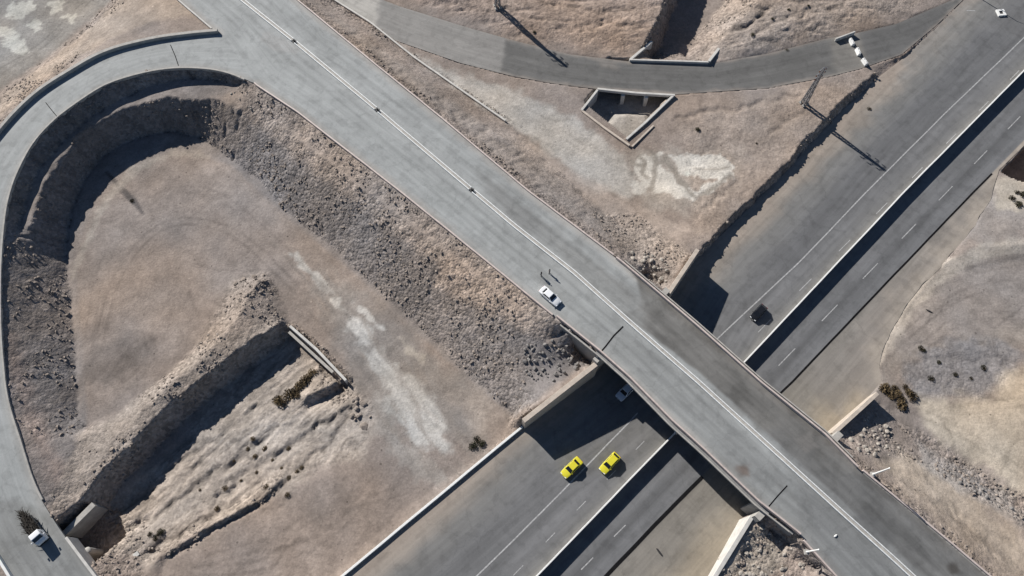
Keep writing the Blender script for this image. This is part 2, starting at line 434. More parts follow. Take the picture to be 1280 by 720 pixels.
for q in MAIN:
    carve(q, -1.8, rg.uniform(.4, .75), rg.uniform(.45, .8))
    for k in range(4):
        t = rg.random()
        i_ = min(int(t * (len(q) - 1)), len(q) - 2)
        f_ = t * (len(q) - 1) - i_
        u0, v0 = q[i_][0] * (1 - f_) + q[i_ + 1][0] * f_, q[i_][1] * (1 - f_) + q[i_ + 1][1] * f_
        a, L_ = rg.choice((rg.uniform(-.1, .5), rg.uniform(-1.6, -.9), rg.uniform(-.5, 0))), rg.uniform(12, 34)
        carve([(u0, v0), (u0 + L_ * .5 * math.cos(a) + rg.gauss(0, 2), v0 + L_ * .5 * math.sin(a) + rg.gauss(0, 2)), (u0 + L_ * math.cos(a), v0 + L_ * math.sin(a))], -1.5, rg.uniform(.2, .45), rg.uniform(.3, .5))
for q, z_, d_, w_ in (([(677, 3), (715, 10), (752, 15), (790, 12)], 3.4, .6, .5), ([(640, 18), (668, 40), (700, 60)], 3, .4, .5), ([(560, 2), (610, 14), (650, 20), (720, 30)], 3.2, .4, .5), ([(730, 40), (760, 30), (800, 34)], 3.2, .5, .5),
                      ([(1000, 24), (1015, 12), (1045, 6), (1080, -10)], 2.4, .5, .6), ([(945, 42), (965, 30), (990, 20)], 2.5, .5, .6), ([(880, 58), (905, 40), (935, 30), (960, 10)], 2.5, .7, .6), ([(925, 58), (980, 48), (1030, 30)], 2.2, .35, .5),
                      ([(848, 148), (880, 140), (920, 136), (960, 127), (1000, 118)], 1.7, .38, .7), ([(962, 165), (985, 150), (1004, 140)], 1.7, .4, .8), ([(880, 262), (900, 245), (925, 225)], 1.6, .35, .5),
                      ([(470, 78), (520, 120), (560, 165)], 4, .35, .5), ([(540, 120), (580, 165), (600, 185)], 4, .4, .5), ([(600, 170), (650, 200), (690, 235)], 3.5, .4, .5), ([(700, 215), (740, 250), (760, 280)], 3.5, .35, .5),
                      ([(1130, 610), (1180, 635), (1240, 690)], 4, .35, .5), ([(1150, 590), (1200, 640), (1280, 690)], 3, .3, .5), ([(1200, 452), (1240, 448), (1262, 455)], -.5, .25, .5), ([(1150, 432), (1190, 425), (1225, 430)], -.5, .25, .5), ([(1160, 450), (1200, 445)], -.5, .3, .6)):
    carve(q, z_, d_, w_)

# rills raked down the inside of the loop bank
cx_, cy_, _ = P(215, 300)
ang = np.arctan2(gy - cy_, gx - cx_)
rr_ = np.hypot(gx - cx_, gy - cy_)
ra = fbm(ang * 24.0, rr_ * .10, 1.0, 3, 96)
zt = zt - region(R_NWQ, 1.5, .5) * sstep(.3, .6, slope) * .45 * sstep(-.05, .4, ra)

# beds of the roads and the pits, cut last
def road_bed(z, A, B, poly, drop, mlim=None):
    s = inside(wx, wy, poly)
    i = np.where(s)[0]
    da, za = seg_dist(wx[i], wy[i], A)
    db, zb = seg_dist(wx[i], wy[i], B)
    z[i] = (za * db + zb * da) / (da + db + 1e-6) - drop
    return z
zt = road_bed(zt, bankL, bankR, OV_NW_POLY, .30)
zt = road_bed(zt, sbankL, sbankR, OV_SE_POLY, .30)
zt = road_bed(zt, RA_O, RA_I, RA_POLY, .30)
zt = road_bed(zt, SM_N, SM_S, SM_POLY, .25)
iw = inside(wx, wy, W_POLY)
ie = inside(wx, wy, E_POLY)
zt[iw] = np.minimum(zt[iw], -.12)
zt[iw] = -.12
zt[ie] = Z_E - .12
for pit, zz in ((PIT_SW, -3.8), (PIT_N, -1.1), (PIT_E, -5.6)):
    i = inside(wx, wy, pit)
    zt[i] = zz + .12 * nA[i] + (.05 * nB[i])
# sand washed against the south corner of the north culvert
s = region(PL([(768, 146), (808, 144), (812, 156), (783, 182), (756, 164)], -1.1), 1.2, .4)
zt = zt + s * .9 * inside(wx, wy, PIT_N)
# far ground: flat desert
far = np.clip(np.hypot(gx - wx, gy - wy) / 60.0, 0, 1)
zt = zt * (1 - far) + far * (1.2 * fbm(gx, gy, 180, 3, 7))

# ------------------------------------------------------------------ ground colours, with some shadow lines and a sunlit floor painted in
DIRT = np.array([.246, .206, .180])
colr = np.tile(DIRT, (gx.size, 1))
def paint(poly, c, feather=1.0, k=1.0, nz=.8, ns=4.0, seed=3, z=0.0):
    m = region(PL(poly, z) if not isinstance(poly, np.ndarray) else poly, feather, nz, ns, seed)[:, None] * k
    global colr
    colr = colr * (1 - m) + np.array(c) * m

BANK = (.205, .185, .175)
PALE = (.310, .270, .235)
SILT = (.45, .43, .40)
paint([(98, 520), (97, 473), (88, 373), (86, 310), (98, 270), (112, 240), (157, 193), (213, 178), (283, 197), (353, 263), (460, 353), (580, 467), (645, 520), (735, 455), (700, 405), (500, 250), (330, 120), (213, 95), (133, 115), (40, 195), (8, 290), (5, 453), (30, 560), (60, 640), (90, 590)], BANK, .6, .95, .3, z=2.5)
paint([(320, 112), (400, 165), (500, 245), (640, 355), (705, 410), (690, 425), (610, 375), (520, 310), (420, 235), (335, 165), (290, 130), (262, 120)], (.33, .275, .235), 1.2, .75, .6, z=6)
paint([(560, 320), (640, 360), (700, 405), (690, 430), (600, 385), (540, 350)], (.37, .30, .25), 1.0, .6, .6, z=6)
paint([(85, 640), (60, 600), (25, 520), (5, 420), (20, 420), (45, 520), (85, 600), (110, 640)], (.29, .23, .20), 1.5, .7, .8, z=3.5)
paint(R_SPOIL, (.31, .265, .228), .8, .85, .8)
paint(R_CHAN, PALE, 2.0, .9, 2.2, 6.0)
paint([(300, 500), (400, 445), (440, 500), (380, 560), (300, 610), (220, 670), (180, 660)], (.345, .30, .26), 2.5, .6, 2.0, z=-2)
paint([(97, 480), (84, 330), (110, 245), (190, 186), (250, 186), (330, 240), (460, 360), (590, 480), (520, 520), (360, 400), (230, 440), (120, 530)], (.250, .210, .183), 2.5, .6, 1.0)
paint([(100, 460), (120, 432), (160, 415), (190, 425), (180, 455), (140, 478), (110, 480)], (.165, .142, .127), 1.2, .8, .8)
paint([(380, 330), (470, 380), (610, 500), (600, 560), (480, 520), (430, 450)], (.225, .208, .192), 2.5, .7, 1.5)
def stroke(pts, w, c, k, z=0.0, feather=.12, jit=.3):
    # a narrow mark drawn on the ground: rill, stain or wheel track
    global colr
    pl = smooth(PL(pts, z), 40) if len(pts) > 2 else PL(pts, z)
    m = (wx > pl[:, 0].min() - 3) & (wx < pl[:, 0].max() + 3) & (wy > pl[:, 1].min() - 3) & (wy < pl[:, 1].max() + 3)
    x, y = wx[m], wy[m]
    d = seg_dist(x + jit * gnoise(x / 1.7, y / 1.7, 51), y + jit * gnoise(x / 1.7, y / 1.7, 52), pl[:, :2])[0]
    a = (1 - sstep(w / 2 - feather, w / 2 + feather, d)) * k
    colr[m] = colr[m] * (1 - a[:, None]) + (np.array(c) if c is not None else colr[m] * .7) * a[:, None]
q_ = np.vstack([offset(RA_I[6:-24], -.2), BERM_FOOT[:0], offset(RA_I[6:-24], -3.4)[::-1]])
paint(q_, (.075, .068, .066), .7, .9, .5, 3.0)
# pole and cable shadows painted as thin dark lines on the loop floor and bank
for q in ([(130, 214), (133, 213), (170, 248), (180, 268), (176, 266), (150, 240)], [(240, 101), (243, 101), (256, 121), (253, 121)]):
    paint(q, (.09, .08, .075), .15, .9, .05)
paint([(88, 338), (104, 300), (125, 250), (165, 205), (215, 186), (250, 188), (262, 196), (215, 194), (170, 214), (130, 260), (108, 310), (92, 345)], (.33, .29, .25), .6, .7, .6, 2.0)
# water-laid silt streaks and the pale pan
paint([(355, 312), (372, 318), (400, 345), (412, 355), (420, 368), (408, 366), (385, 342)], SILT, .35, .9, .7, 2.5)
paint([(440, 375), (455, 385), (475, 405), (482, 412), (470, 408), (448, 388)], SILT, .35, .9, .7, 2.5)
paint([(428, 385), (450, 395), (465, 425), (490, 450), (520, 470), (548, 510), (560, 550), (562, 565), (540, 562), (505, 540), (485, 515), (470, 470), (448, 430)], SILT, .9, .9, 1.6, 4.0)
paint([(500, 420), (530, 445), (528, 455), (505, 440)], (.41, .365, .31), .5, .7, .6, 2.5)
paint([(410, 370), (425, 372), (424, 384), (412, 380)], SILT, .3, .85, .5, 2.0)
paint([(470, 490), (500, 545), (560, 600), (520, 600), (470, 540)], (.34, .315, .285), 1.0, .55, 1.0, 3.0)
paint([(560, 500), (600, 490), (640, 520), (600, 545)], (.33, .28, .24), 2, .6, 1.2)
paint([(382, 630), (400, 612), (415, 640), (400, 655), (385, 650)], (.20, .17, .15), .6, .6, .4)
paint([(430, 640), (460, 620), (462, 628), (438, 645)], (.20, .17, .15), .6, .5, .4)
# north-west corner
paint([(-80, -80), (140, -80), (142, 0), (100, 37), (60, 70), (0, 112), (-100, 170)], (.25, .235, .215), 1.5, .9, .8, z=1)
for q in ([(10, 5), (40, 0), (46, 10), (20, 25), (8, 18)], [(-10, 30), (15, 35), (38, 60), (30, 72), (5, 55)], [(60, 2), (80, 0), (78, 14), (64, 18)], [(40, 22), (54, 30), (44, 40), (36, 32)], [(80, 20), (95, 18), (92, 28)]):
    paint(q, (.45, .43, .38), .3, .85, 1.1, 2.0, z=1)
paint([(0, 115), (60, 72), (105, 36), (145, 0), (225, 2), (265, 38), (180, 48), (90, 85), (0, 160)], (.335, .275, .225), 1.0, .8, .6, z=3)
# north apron
paint(R_NORTH, (.31, .245, .205), 2.0, .8, 1.0)
paint(R_NORTH2, (.33, .27, .225), 2.0, .8, 1.0)
paint([(500, 60), (560, 88), (640, 110), (720, 150), (780, 190), (800, 250), (740, 235), (660, 175), (590, 125)], (.375, .355, .325), 1.2, .85, 1.2, z=1.8)
paint([(417, -60), (470, 0), (455, 20), (430, 5), (350, -60)], (.42, .40, .37), 1.0, .9, .5, z=2.4)
paint([(775, 190), (930, 180), (930, 215), (880, 265), (800, 260)], (.33, .305, .275), 2, .6, 1.5, z=1.9)
paint([(842, 125), (960, 120), (1000, 170), (930, 185), (850, 175)], (.29, .24, .205), 2, .6, 1.2, z=2.2)
paint(R_NERIP, (.33, .28, .24), 1.0, .7, .6)
paint([(610, 170), (700, 230), (770, 280), (850, 300), (865, 285), (800, 255), (720, 215), (640, 160)], (.345, .29, .25), 1.5, .7, 1.0, z=2.5)
paint(R_BANKN, (.265, .23, .205), .8, .8, .6)
paint(R_NSCARP, (.32, .265, .225), 1.0, .6, .8)
for q in ([(838, 196), (900, 190), (908, 200), (918, 205), (914, 222), (880, 225), (850, 216)], [(800, 195), (826, 192), (818, 205), (838, 212), (850, 232), (880, 240), (870, 250), (820, 240), (790, 215)], [(790, 225), (812, 228), (808, 245), (795, 240)], [(880, 228), (905, 226), (890, 245), (872, 240)]):
    paint(q, (.52, .50, .46), .3, .9, .8, 2.4, z=1.4)
paint(PIT_N, (.34, .315, .285), .4, .9, .2)  # pit floor painted paler so it looks sunlit
# east side
paint([(1000, 480), (1100, 390), (1180, 330), (1290, 310), (1290, 440), (1180, 440), (1120, 470), (1090, 490), (1040, 540)], (.262, .231, .205), 2.5, .9, 1.2, z=-.7)
paint([(1072, 462), (1098, 420), (1132, 374), (1180, 329), (1222, 307), (1295, 297), (1295, 317), (1228, 323), (1188, 344), (1148, 384), (1116, 432), (1090, 470)], (.40, .355, .305), .6, .85, .7, z=-.5)
paint([(1122, 440), (1150, 388), (1190, 350), (1230, 328), (1295, 322), (1295, 400), (1200, 425), (1150, 440)], (.255, .222, .20), 1.2, .75, .8, z=-.6)
paint([(1180, 300), (1220, 255), (1290, 235), (1290, 300), (1230, 304)], (.25, .23, .215), 2.0, .6, 2.0, z=-1.2)
paint([(1235, 225), (1290, 222), (1290, 270), (1250, 262)], (.40, .345, .275), .8, .7, 1.0, z=-1)
paint(R_EGRAVEL, (.21, .20, .20), 1.5, .85, 1.8)
paint([(1140, 500), (1230, 500), (1270, 460), (1300, 450), (1300, 640), (1240, 600), (1170, 550)], (.42, .36, .285), 2.0, .85, 1.5, z=-1.2)
paint([(1090, 585), (1130, 560), (1180, 590), (1250, 640), (1300, 700), (1300, 760), (1230, 715), (1150, 645)], (.40, .33, .26), 2.0, .75, 1.5, z=2)
paint([(1150, 560), (1200, 585), (1290, 640), (1290, 670), (1200, 620), (1140, 580)], (.29, .265, .245), 1.2, .7, 1.5, z=-.5)
paint([(1130, 600), (1190, 640), (1260, 700), (1290, 740), (1240, 722), (1150, 650), (1110, 610)], (.30, .245, .20), 1.2, .55, 1.2, z=4)
paint([(960, 690), (1000, 690), (1045, 745), (940, 745)], (.34, .265, .215), 1.0, .7, .6, z=4)
paint([(895, 718), (940, 650), (985, 690), (950, 740)], (.36, .32, .27), 1.0, .7, .6, z=4)
for q, w_ in (([(800, 196), (806, 204), (803, 214), (808, 222)], 1.0), ([(816, 192), (820, 204), (818, 218), (814, 236)], 1.1), ([(818, 206), (828, 202), (833, 197)], .8), ([(832, 196), (838, 208), (848, 220), (858, 232)], 1.2), ([(845, 222), (862, 240), (870, 248)], .9), ([(875, 245), (890, 236), (912, 220)], .9), ([(790, 200), (797, 206), (806, 206)], .8), ([(868, 211), (895, 212), (912, 209)], .5)):
    stroke(q, w_, (.235, .215, .19), .8, 1.4, .3)
rk = random.Random(8)
def track(pts, z, k=.5):
    c = PL(pts, z)
    for o_ in (-.8, .8):
        q = offset(smooth(c, 30), o_)
        global colr
        m = (wx > q[:, 0].min() - 2) & (wx < q[:, 0].max() + 2) & (wy > q[:, 1].min() - 2) & (wy < q[:, 1].max() + 2)
        d = seg_dist(wx[m], wy[m], q[:, :2])[0]
        a = (1 - sstep(.12, .42, d)) * k * (.6 + .8 * np.clip(fbm(wx[m], wy[m], 6, 2, 53), -.6, .6))
        colr[m] = colr[m] * (1 - .28 * a[:, None])
for q, z in (([(110, 430), (130, 330), (190, 250), (260, 240), (330, 290), (420, 380)], -.4), ([(120, 440), (150, 340), (210, 280), (290, 290), (370, 360)], -.4), ([(130, 470), (170, 420), (190, 440), (160, 480), (130, 470)], -.4),
             ([(370, 330), (450, 420), (540, 520), (600, 570)], -.4), ([(380, 390), (460, 480), (520, 580), (480, 650)], -.4), ([(330, 690), (400, 640), (480, 620), (560, 590)], -.3), ([(260, 700), (340, 680), (420, 690)], -.3), ([(390, 620), (398, 650), (420, 655)], -.3), ([(240, 715), (330, 705), (420, 660), (470, 600)], -.3),
             ([(1010, 500), (1090, 420), (1180, 350), (1290, 322)], -.6), ([(1050, 520), (1110, 440), (1200, 370), (1290, 350)], -.6), ([(1120, 470), (1200, 400), (1290, 395)], -.5), ([(1160, 520), (1220, 510), (1290, 500)], -.4), ([(1140, 510), (1210, 545), (1290, 600)], -.4), ([(1110, 600), (1180, 650), (1270, 715)], 4),
             ([(500, 62), (600, 130), (720, 210), (820, 270)], 1.6), ([(560, 80), (660, 140), (740, 190), (800, 215)], 1.6), ([(860, 140), (930, 150), (970, 190)], 1.6), ([(0, 90), (60, 50), (120, -10)], 1)):
    track(q, z, rk.uniform(.5, .9))
for i in range(46):
    # short rills and scrape marks, following the fall of the ground
    bx, z_ = rk.choice((((140, 240, 300, 420), -.4), ((1040, 300, 1280, 460), -.6), ((1150, 440, 1280, 620), -.4), ((260, 600, 480, 715), -.3), ((560, 0, 780, 60), 3.0), ((900, 10, 1090, 60), 2.5), ((850, 130, 1000, 200), 1.6), ((640, 120, 800, 250), 1.5)))
    u0, v0 = rk.uniform(bx[0], bx[2]), rk.uniform(bx[1], bx[3])
    a, L_ = rk.gauss(-.5, .5), rk.uniform(15, 60)
    q = [(u0, v0), (u0 + L_ * .5 * math.cos(a) + rk.gauss(0, 3), v0 + L_ * .5 * math.sin(a) + rk.gauss(0, 3)), (u0 + L_ * math.cos(a), v0 + L_ * math.sin(a))]
    stroke(q, rk.uniform(.25, .7), None, rk.uniform(.4, .9), z_, .15, .6)
# flow marks, wheel tracks and windrows in the dirt itself
w1 = fbm(gx, gy, 16, 5, 41, .6)
w2 = fbm((gx + gy) * .25 + 2 * fbm(gx, gy, 12, 2, 42), (gx - gy) * .9, 5.0, 4, 43, .6)
w3 = fbm((gx - gy) * .18 + 3 * fbm(gx, gy, 15, 2, 44), (gx + gy) * .9, 4.0, 4, 45, .6)
colr = colr * (1.03 + .32 * w1 + .20 * w2 + .15 * w3)[:, None]
colr = colr * (1 + np.array([.06, 0, -.07]) * fbm(gx, gy, 22, 3, 46)[:, None] * 2)
colr = colr * (1 - region(R_CHAN, 1.5)[:, None] * (.34 * (1 - sstep(.0, .10, np.abs(gc)))[:, None] + .22 * sstep(.1, .2, -gc)[:, None] - .08))
fa = np.array(P(560, 600, 0)) - np.array(P(380, 330, 0))
fa = fa[:2] / np.hypot(*fa[:2])
al, ac = gx * fa[0] + gy * fa[1], -gx * fa[1] + gy * fa[0]
st_ = fbm(al * .16, ac + .8 * fbm(gx, gy, 6, 2, 86), 1.7, 4, 85, .6)
sm_ = region(PL([(340, 300), (420, 340), (520, 440), (590, 560), (580, 610), (500, 590), (440, 460), (350, 330)], -.3), 1.5, .5)
kk = (sm_ * sstep(.02, .30, st_) * .6)[:, None]
colr = colr * (1 - kk) + np.array([.245, .218, .195]) * kk
colr = colr * (1 - .30 * cut_mark[:, None])
colr = np.clip(colr * (1 + .16 * rough[:, None] * nB[:, None]), .03, .6)
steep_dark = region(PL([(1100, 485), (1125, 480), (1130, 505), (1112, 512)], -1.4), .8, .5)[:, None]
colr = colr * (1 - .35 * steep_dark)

# ------------------------------------------------------------------ materials
def new_mat(name):
    m = bpy.data.materials.new(name)
    m.use_nodes = True
    nt = m.node_tree
    nt.nodes.clear()
    out = nt.nodes.new('ShaderNodeOutputMaterial')
    b = nt.nodes.new('ShaderNodeBsdfPrincipled')
    nt.links.new(b.outputs[0], out.inputs[0])
    return m, nt, b

def nd(nt, typ, **kw):
    n = nt.nodes.new(typ)
    for k, v in kw.items():
        if hasattr(n, k):
            setattr(n, k, v)
        else:
            n.inputs[k].default_value = v
    return n

def noise_fac(nt, vec, scale, detail, lo, hi, rough=.6):
    n = nd(nt, 'ShaderNodeTexNoise')
    n.inputs['Scale'].default_value = scale
    n.inputs['Detail'].default_value = detail
    n.inputs['Roughness'].default_value = rough
    nt.links.new(vec, n.inputs['Vector'])
    r = nd(nt, 'ShaderNodeMapRange')
    r.inputs['From Min'].default_value = .3
    r.inputs['From Max'].default_value = .7
    r.inputs['To Min'].default_value = lo
    r.inputs['To Max'].default_value = hi
    nt.links.new(n.outputs['Fac'], r.inputs['Value'])
    return n, r.outputs[0]

def mul(nt, a, b):
    m = nd(nt, 'ShaderNodeMath', operation='MULTIPLY')
    nt.links.new(a, m.inputs[0])
    if isinstance(b, float):
        m.inputs[1].default_value = b
    else:
        nt.links.new(b, m.inputs[1])
    return m.outputs[0]

def tint(nt, col, fac):
    m = nd(nt, 'ShaderNodeVectorMath', operation='SCALE')
    nt.links.new(col, m.inputs[0])
    nt.links.new(fac, m.inputs['Scale'])
    return m.outputs[0]

def ground_material():
    m, nt, b = new_mat('stony_desert_dirt')
    geo = nd(nt, 'ShaderNodeNewGeometry')
    at = nd(nt, 'ShaderNodeAttribute', attribute_name='tone')
    ro = nd(nt, 'ShaderNodeAttribute', attribute_name='stony')
    n1, f1 = noise_fac(nt, geo.outputs['Position'], .25, 6, .84, 1.16)
    n2, f2 = noise_fac(nt, geo.outputs['Position'], 2.2, 5, .80, 1.20, .75)
    vo = nd(nt, 'ShaderNodeTexVoronoi')
    vo.inputs['Scale'].default_value = 1.9
    nt.links.new(geo.outputs['Position'], vo.inputs['Vector'])
    # single stones: each cell its own tone, only where the ground is stony
    sep = nd(nt, 'ShaderNodeSeparateColor')
    nt.links.new(vo.outputs['Color'], sep.inputs[0])
    mr = nd(nt, 'ShaderNodeMapRange')
    mr.inputs['To Min'].default_value = .62
    mr.inputs['To Max'].default_value = 1.32
    nt.links.new(sep.outputs[0], mr.inputs['Value'])
    mx = nd(nt, 'ShaderNodeMix')
    mx.data_type = 'FLOAT'
    mx.inputs[2].default_value = 1.0
    nt.links.new(ro.outputs['Fac'], mx.inputs[0])
    nt.links.new(mr.outputs[0], mx.inputs[3])
    n5, f5 = noise_fac(nt, geo.outputs['Position'], .8, 6, .86, 1.14, .7)
    # lone pebbles and clods, dark or pale, everywhere on the ground
    v2 = nd(nt, 'ShaderNodeTexVoronoi')
    v2.inputs['Scale'].default_value = .75
    nt.links.new(geo.outputs['Position'], v2.inputs['Vector'])
    s2 = nd(nt, 'ShaderNodeSeparateColor')
    nt.links.new(v2.outputs['Color'], s2.inputs[0])
    near = nd(nt, 'ShaderNodeMath', operation='LESS_THAN')
    nt.links.new(v2.outputs['Distance'], near.inputs[0])
    sz = mul(nt, s2.outputs[1], .16)
    nt.links.new(sz, near.inputs[1])
    tone_ = nd(nt, 'ShaderNodeMapRange')
    tone_.inputs['To Min'].default_value = .45
    tone_.inputs['To Max'].default_value = 1.35
    nt.links.new(s2.outputs[0], tone_.inputs['Value'])
    pb = nd(nt, 'ShaderNodeMix')
    pb.data_type = 'FLOAT'
    pb.inputs[2].default_value = 1.0
    nt.links.new(near.outputs[0], pb.inputs[0])
    nt.links.new(tone_.outputs[0], pb.inputs[3])
    c = tint(nt, at.outputs['Color'], mul(nt, mul(nt, mul(nt, f1, f2), mul(nt, f5, pb.outputs[0])), mx.outputs[0]))
    nt.links.new(c, b.inputs['Base Color'])
    b.inputs['Roughness'].default_value = .95
    b.inputs['Specular IOR Level'].default_value = .15
    n3, f3 = noise_fac(nt, geo.outputs['Position'], 1.3, 8, 0, 1, .7)
    hm = nd(nt, 'ShaderNodeMath', operation='ADD')
    nt.links.new(f3, hm.inputs[0])
    vs = mul(nt, mul(nt, vo.outputs['Distance'], -1.3), ro.outputs['Fac'])
    nt.links.new(vs, hm.inputs[1])
    bp = nd(nt, 'ShaderNodeBump')
    bp.inputs['Distance'].default_value = .16
    bs = nd(nt, 'ShaderNodeMapRange')
    bs.inputs['To Min'].default_value = .34
    bs.inputs['To Max'].default_value = 1.0
    nt.links.new(ro.outputs['Fac'], bs.inputs['Value'])
    nt.links.new(bs.outputs[0], bp.inputs['Strength'])
    nt.links.new(hm.outputs[0], bp.inputs['Height'])
    nt.links.new(bp.outputs[0], b.inputs['Normal'])
    return m

def asphalt_material(name):
    m, nt, b = new_mat(name)
    geo = nd(nt, 'ShaderNodeNewGeometry')
    at = nd(nt, 'ShaderNodeAttribute', attribute_name='tone')
    uv = nd(nt, 'ShaderNodeUVMap', uv_map='along')
    mp = nd(nt, 'ShaderNodeMapping')
    mp.inputs['Scale'].default_value = (.03, .55, 1)
    nt.links.new(uv.outputs[0], mp.inputs['Vector'])
    n0, f0 = noise_fac(nt, mp.outputs[0], 1.6, 5, .86, 1.14, .6)
    n1, f1 = noise_fac(nt, geo.outputs['Position'], .16, 5, .90, 1.10)
    n2, f2 = noise_fac(nt, geo.outputs['Position'], 3.0, 4, .93, 1.07, .8)
    c = tint(nt, at.outputs['Color'], mul(nt, mul(nt, f0, f1), f2))
    nt.links.new(c, b.inputs['Base Color'])
    # hairline cracks
    nw = nd(nt, 'ShaderNodeTexNoise')
    nw.inputs['Scale'].default_value = .35
    nw.inputs['Detail'].default_value = 3
    nt.links.new(geo.outputs['Position'], nw.inputs['Vector'])
    wv = nd(nt, 'ShaderNodeVectorMath', operation='MULTIPLY_ADD')
    wv.inputs[1].default_value = (5, 5, 0)
    nt.links.new(nw.outputs['Color'], wv.inputs[0])
    nt.links.new(geo.outputs['Position'], wv.inputs[2])
    vc = nd(nt, 'ShaderNodeTexVoronoi', feature='DISTANCE_TO_EDGE')
    vc.inputs['Scale'].default_value = .11
    nt.links.new(wv.outputs[0], vc.inputs['Vector'])
    cr = nd(nt, 'ShaderNodeMapRange')
    cr.inputs['From Min'].default_value = .003
    cr.inputs['From Max'].default_value = .014
    cr.inputs['To Min'].default_value = .91
    cr.inputs['To Max'].default_value = 1.0
    nt.links.new(vc.outputs['Distance'], cr.inputs['Value'])
    # oil and tyre stains: scattered soft spots
    n4, f4 = noise_fac(nt, geo.outputs['Position'], .55, 3, 1.25, .80, .5)
    cl = nd(nt, 'ShaderNodeClamp')
    cl.inputs['Min'].default_value = .88
    cl.inputs['Max'].default_value = 1.0
    nt.links.new(f4, cl.inputs['Value'])
    c = tint(nt, c, mul(nt, cr.outputs[0], cl.outputs[0]))
    nt.links.new(c, b.inputs['Base Color'])
    b.inputs['Roughness'].default_value = .82
    b.inputs['Specular IOR Level'].default_value = .25
    bp = nd(nt, 'ShaderNodeBump')
    bp.inputs['Strength'].default_value = .25
    bp.inputs['Distance'].default_value = .03
    nt.links.new(n2.outputs['Fac'], bp.inputs['Height'])
    nt.links.new(bp.outputs[0], b.inputs['Normal'])
    return m

def simple(name, col, rough=.6, metal=0.0, var=.15, scale=1.5, spec=.4, bump=0.0):
    m, nt, b = new_mat(name)
    tc = nd(nt, 'ShaderNodeNewGeometry')
    n, f = noise_fac(nt, tc.outputs['Position'], scale, 5, 1 - var, 1 + var, .7)
    rgb = nd(nt, 'ShaderNodeRGB')
    rgb.outputs[0].default_value = (*col, 1)
    nt.links.new(tint(nt, rgb.outputs[0], f), b.inputs['Base Color'])
    b.inputs['Roughness'].default_value = rough
    b.inputs['Metallic'].default_value = metal
    b.inputs['Specular IOR Level'].default_value = spec
    if bump:
        bp = nd(nt, 'ShaderNodeBump')
        bp.inputs['Strength'].default_value = bump
        bp.inputs['Distance'].default_value = .05
        nt.links.new(n.outputs['Fac'], bp.inputs['Height'])
        nt.links.new(bp.outputs[0], b.inputs['Normal'])
    return m

M = dict(
    ground=ground_material(),
    asphalt=asphalt_material('worn_asphalt'),
    concrete=simple('weathered_concrete', (.36, .345, .32), .85, var=.22, scale=.9, bump=.3),
    pale=simple('pale_concrete', (.50, .485, .455), .85, var=.16, scale=.8, bump=.2),
    dusty=simple('dusty_concrete', (.45, .39, .33), .9, var=.2, scale=.9, bump=.3),
    greyc=simple('grey_concrete', (.22, .22, .22), .85, var=.22, scale=.7, bump=.3),
    white=simple('white_road_paint', (.66, .67, .66), .6, var=.2, scale=2.5),
    worn=simple('worn_road_paint', (.34, .34, .34), .7, var=.45, scale=2.2),
    whitewash=simple('whitewashed_concrete', (.70, .70, .68), .75, var=.1, scale=2),
    pink=simple('pinkish_rail_paint', (.50, .425, .39), .6, var=.18, scale=1.2),
    dark=simple('matt_black', (.03, .03, .032), .9),
    seal=simple('tar_seal', (.010, .010, .011), .95, var=.3, spec=.05),
    steel=simple('galvanised_steel', (.30, .30, .31), .5, .6),
    darksteel=simple('dark_steel', (.06, .06, .06), .6, .4),
    insul=simple('brown_porcelain', (.10, .04, .02), .3),
    whitepaint=simple('white_pole_paint', (.78, .78, .76), .5, var=.08),
    carwhite=simple('white_car_paint', (.74, .75, .76), .35, var=.03, spec=.5),
    caryellow=simple('yellow_taxi_paint', (.62, .56, .035), .42, var=.06, spec=.5),
    carblack=simple('black_car_paint', (.012, .013, .016), .25, var=.05, spec=.5),
    carsilver=simple('pale_blue_grey_car_paint', (.50, .55, .62), .35, var=.03, spec=.5),
    glass=simple('dark_car_glass', (.012, .014, .018), .08, var=.02, spec=.5),
    tyre=simple('tyre_rubber', (.02, .02, .02), .9),
    rim=simple('wheel_rim', (.35, .35, .36), .4, .7),
    lampw=simple('headlight_lens', (.75, .77, .78), .15),
    lampr=simple('tail_light_lens', (.35, .01, .01), .2),
    plastic=simple('black_bumper_plastic', (.02, .02, .022), .7),
    plate=simple('number_plate', (.7, .7, .66), .5),
    skin=simple('skin', (.36, .21, .14), .6, var=.05),
    cloth_dark=simple('charcoal_cloth', (.022, .022, .026), .9, var=.2, scale=12),
    cloth_black=simple('black_cloth', (.014, .014, .016), .9, var=.2, scale=12),
    cloth_grey=simple('grey_cloth', (.045, .045, .05), .9, var=.2, scale=12),
    hair=simple('black_hair', (.01, .009, .008), .7),
    shoe=simple('shoe_leather', (.02, .015, .012), .6),
    rock=simple('pale_limestone', (.33, .30, .265), .95, var=.35, scale=1.1, spec=.1, bump=.6),
    rockgrey=simple('grey_boulder', (.20, .19, .182), .95, var=.35, scale=1.1, spec=.1, bump=.6),
    rocktan=simple('tan_boulder', (.26, .222, .192), .95, var=.3, scale=1.1, spec=.1, bump=.6),
    leaf=simple('dry_scrub_leaf', (.105, .078, .045), .9, var=.4, scale=3, spec=.1),
    leafdark=simple('dark_scrub_leaf', (.035, .035, .022), .9, var=.4, scale=3, spec=.1),
    twig=simple('scrub_twig', (.12, .08, .05), .9),
    brush=simple('dark_brushwood', (.03, .026, .022), .95, var=.5, scale=3),
    truckbed=simple('truck_bed_steel', (.07, .075, .08), .6, .3),
)

# ------------------------------------------------------------------ object helpers
def link(o, parent=None):
    COL.objects.link(o)
    if parent is not None:
        o.parent = parent
    return o

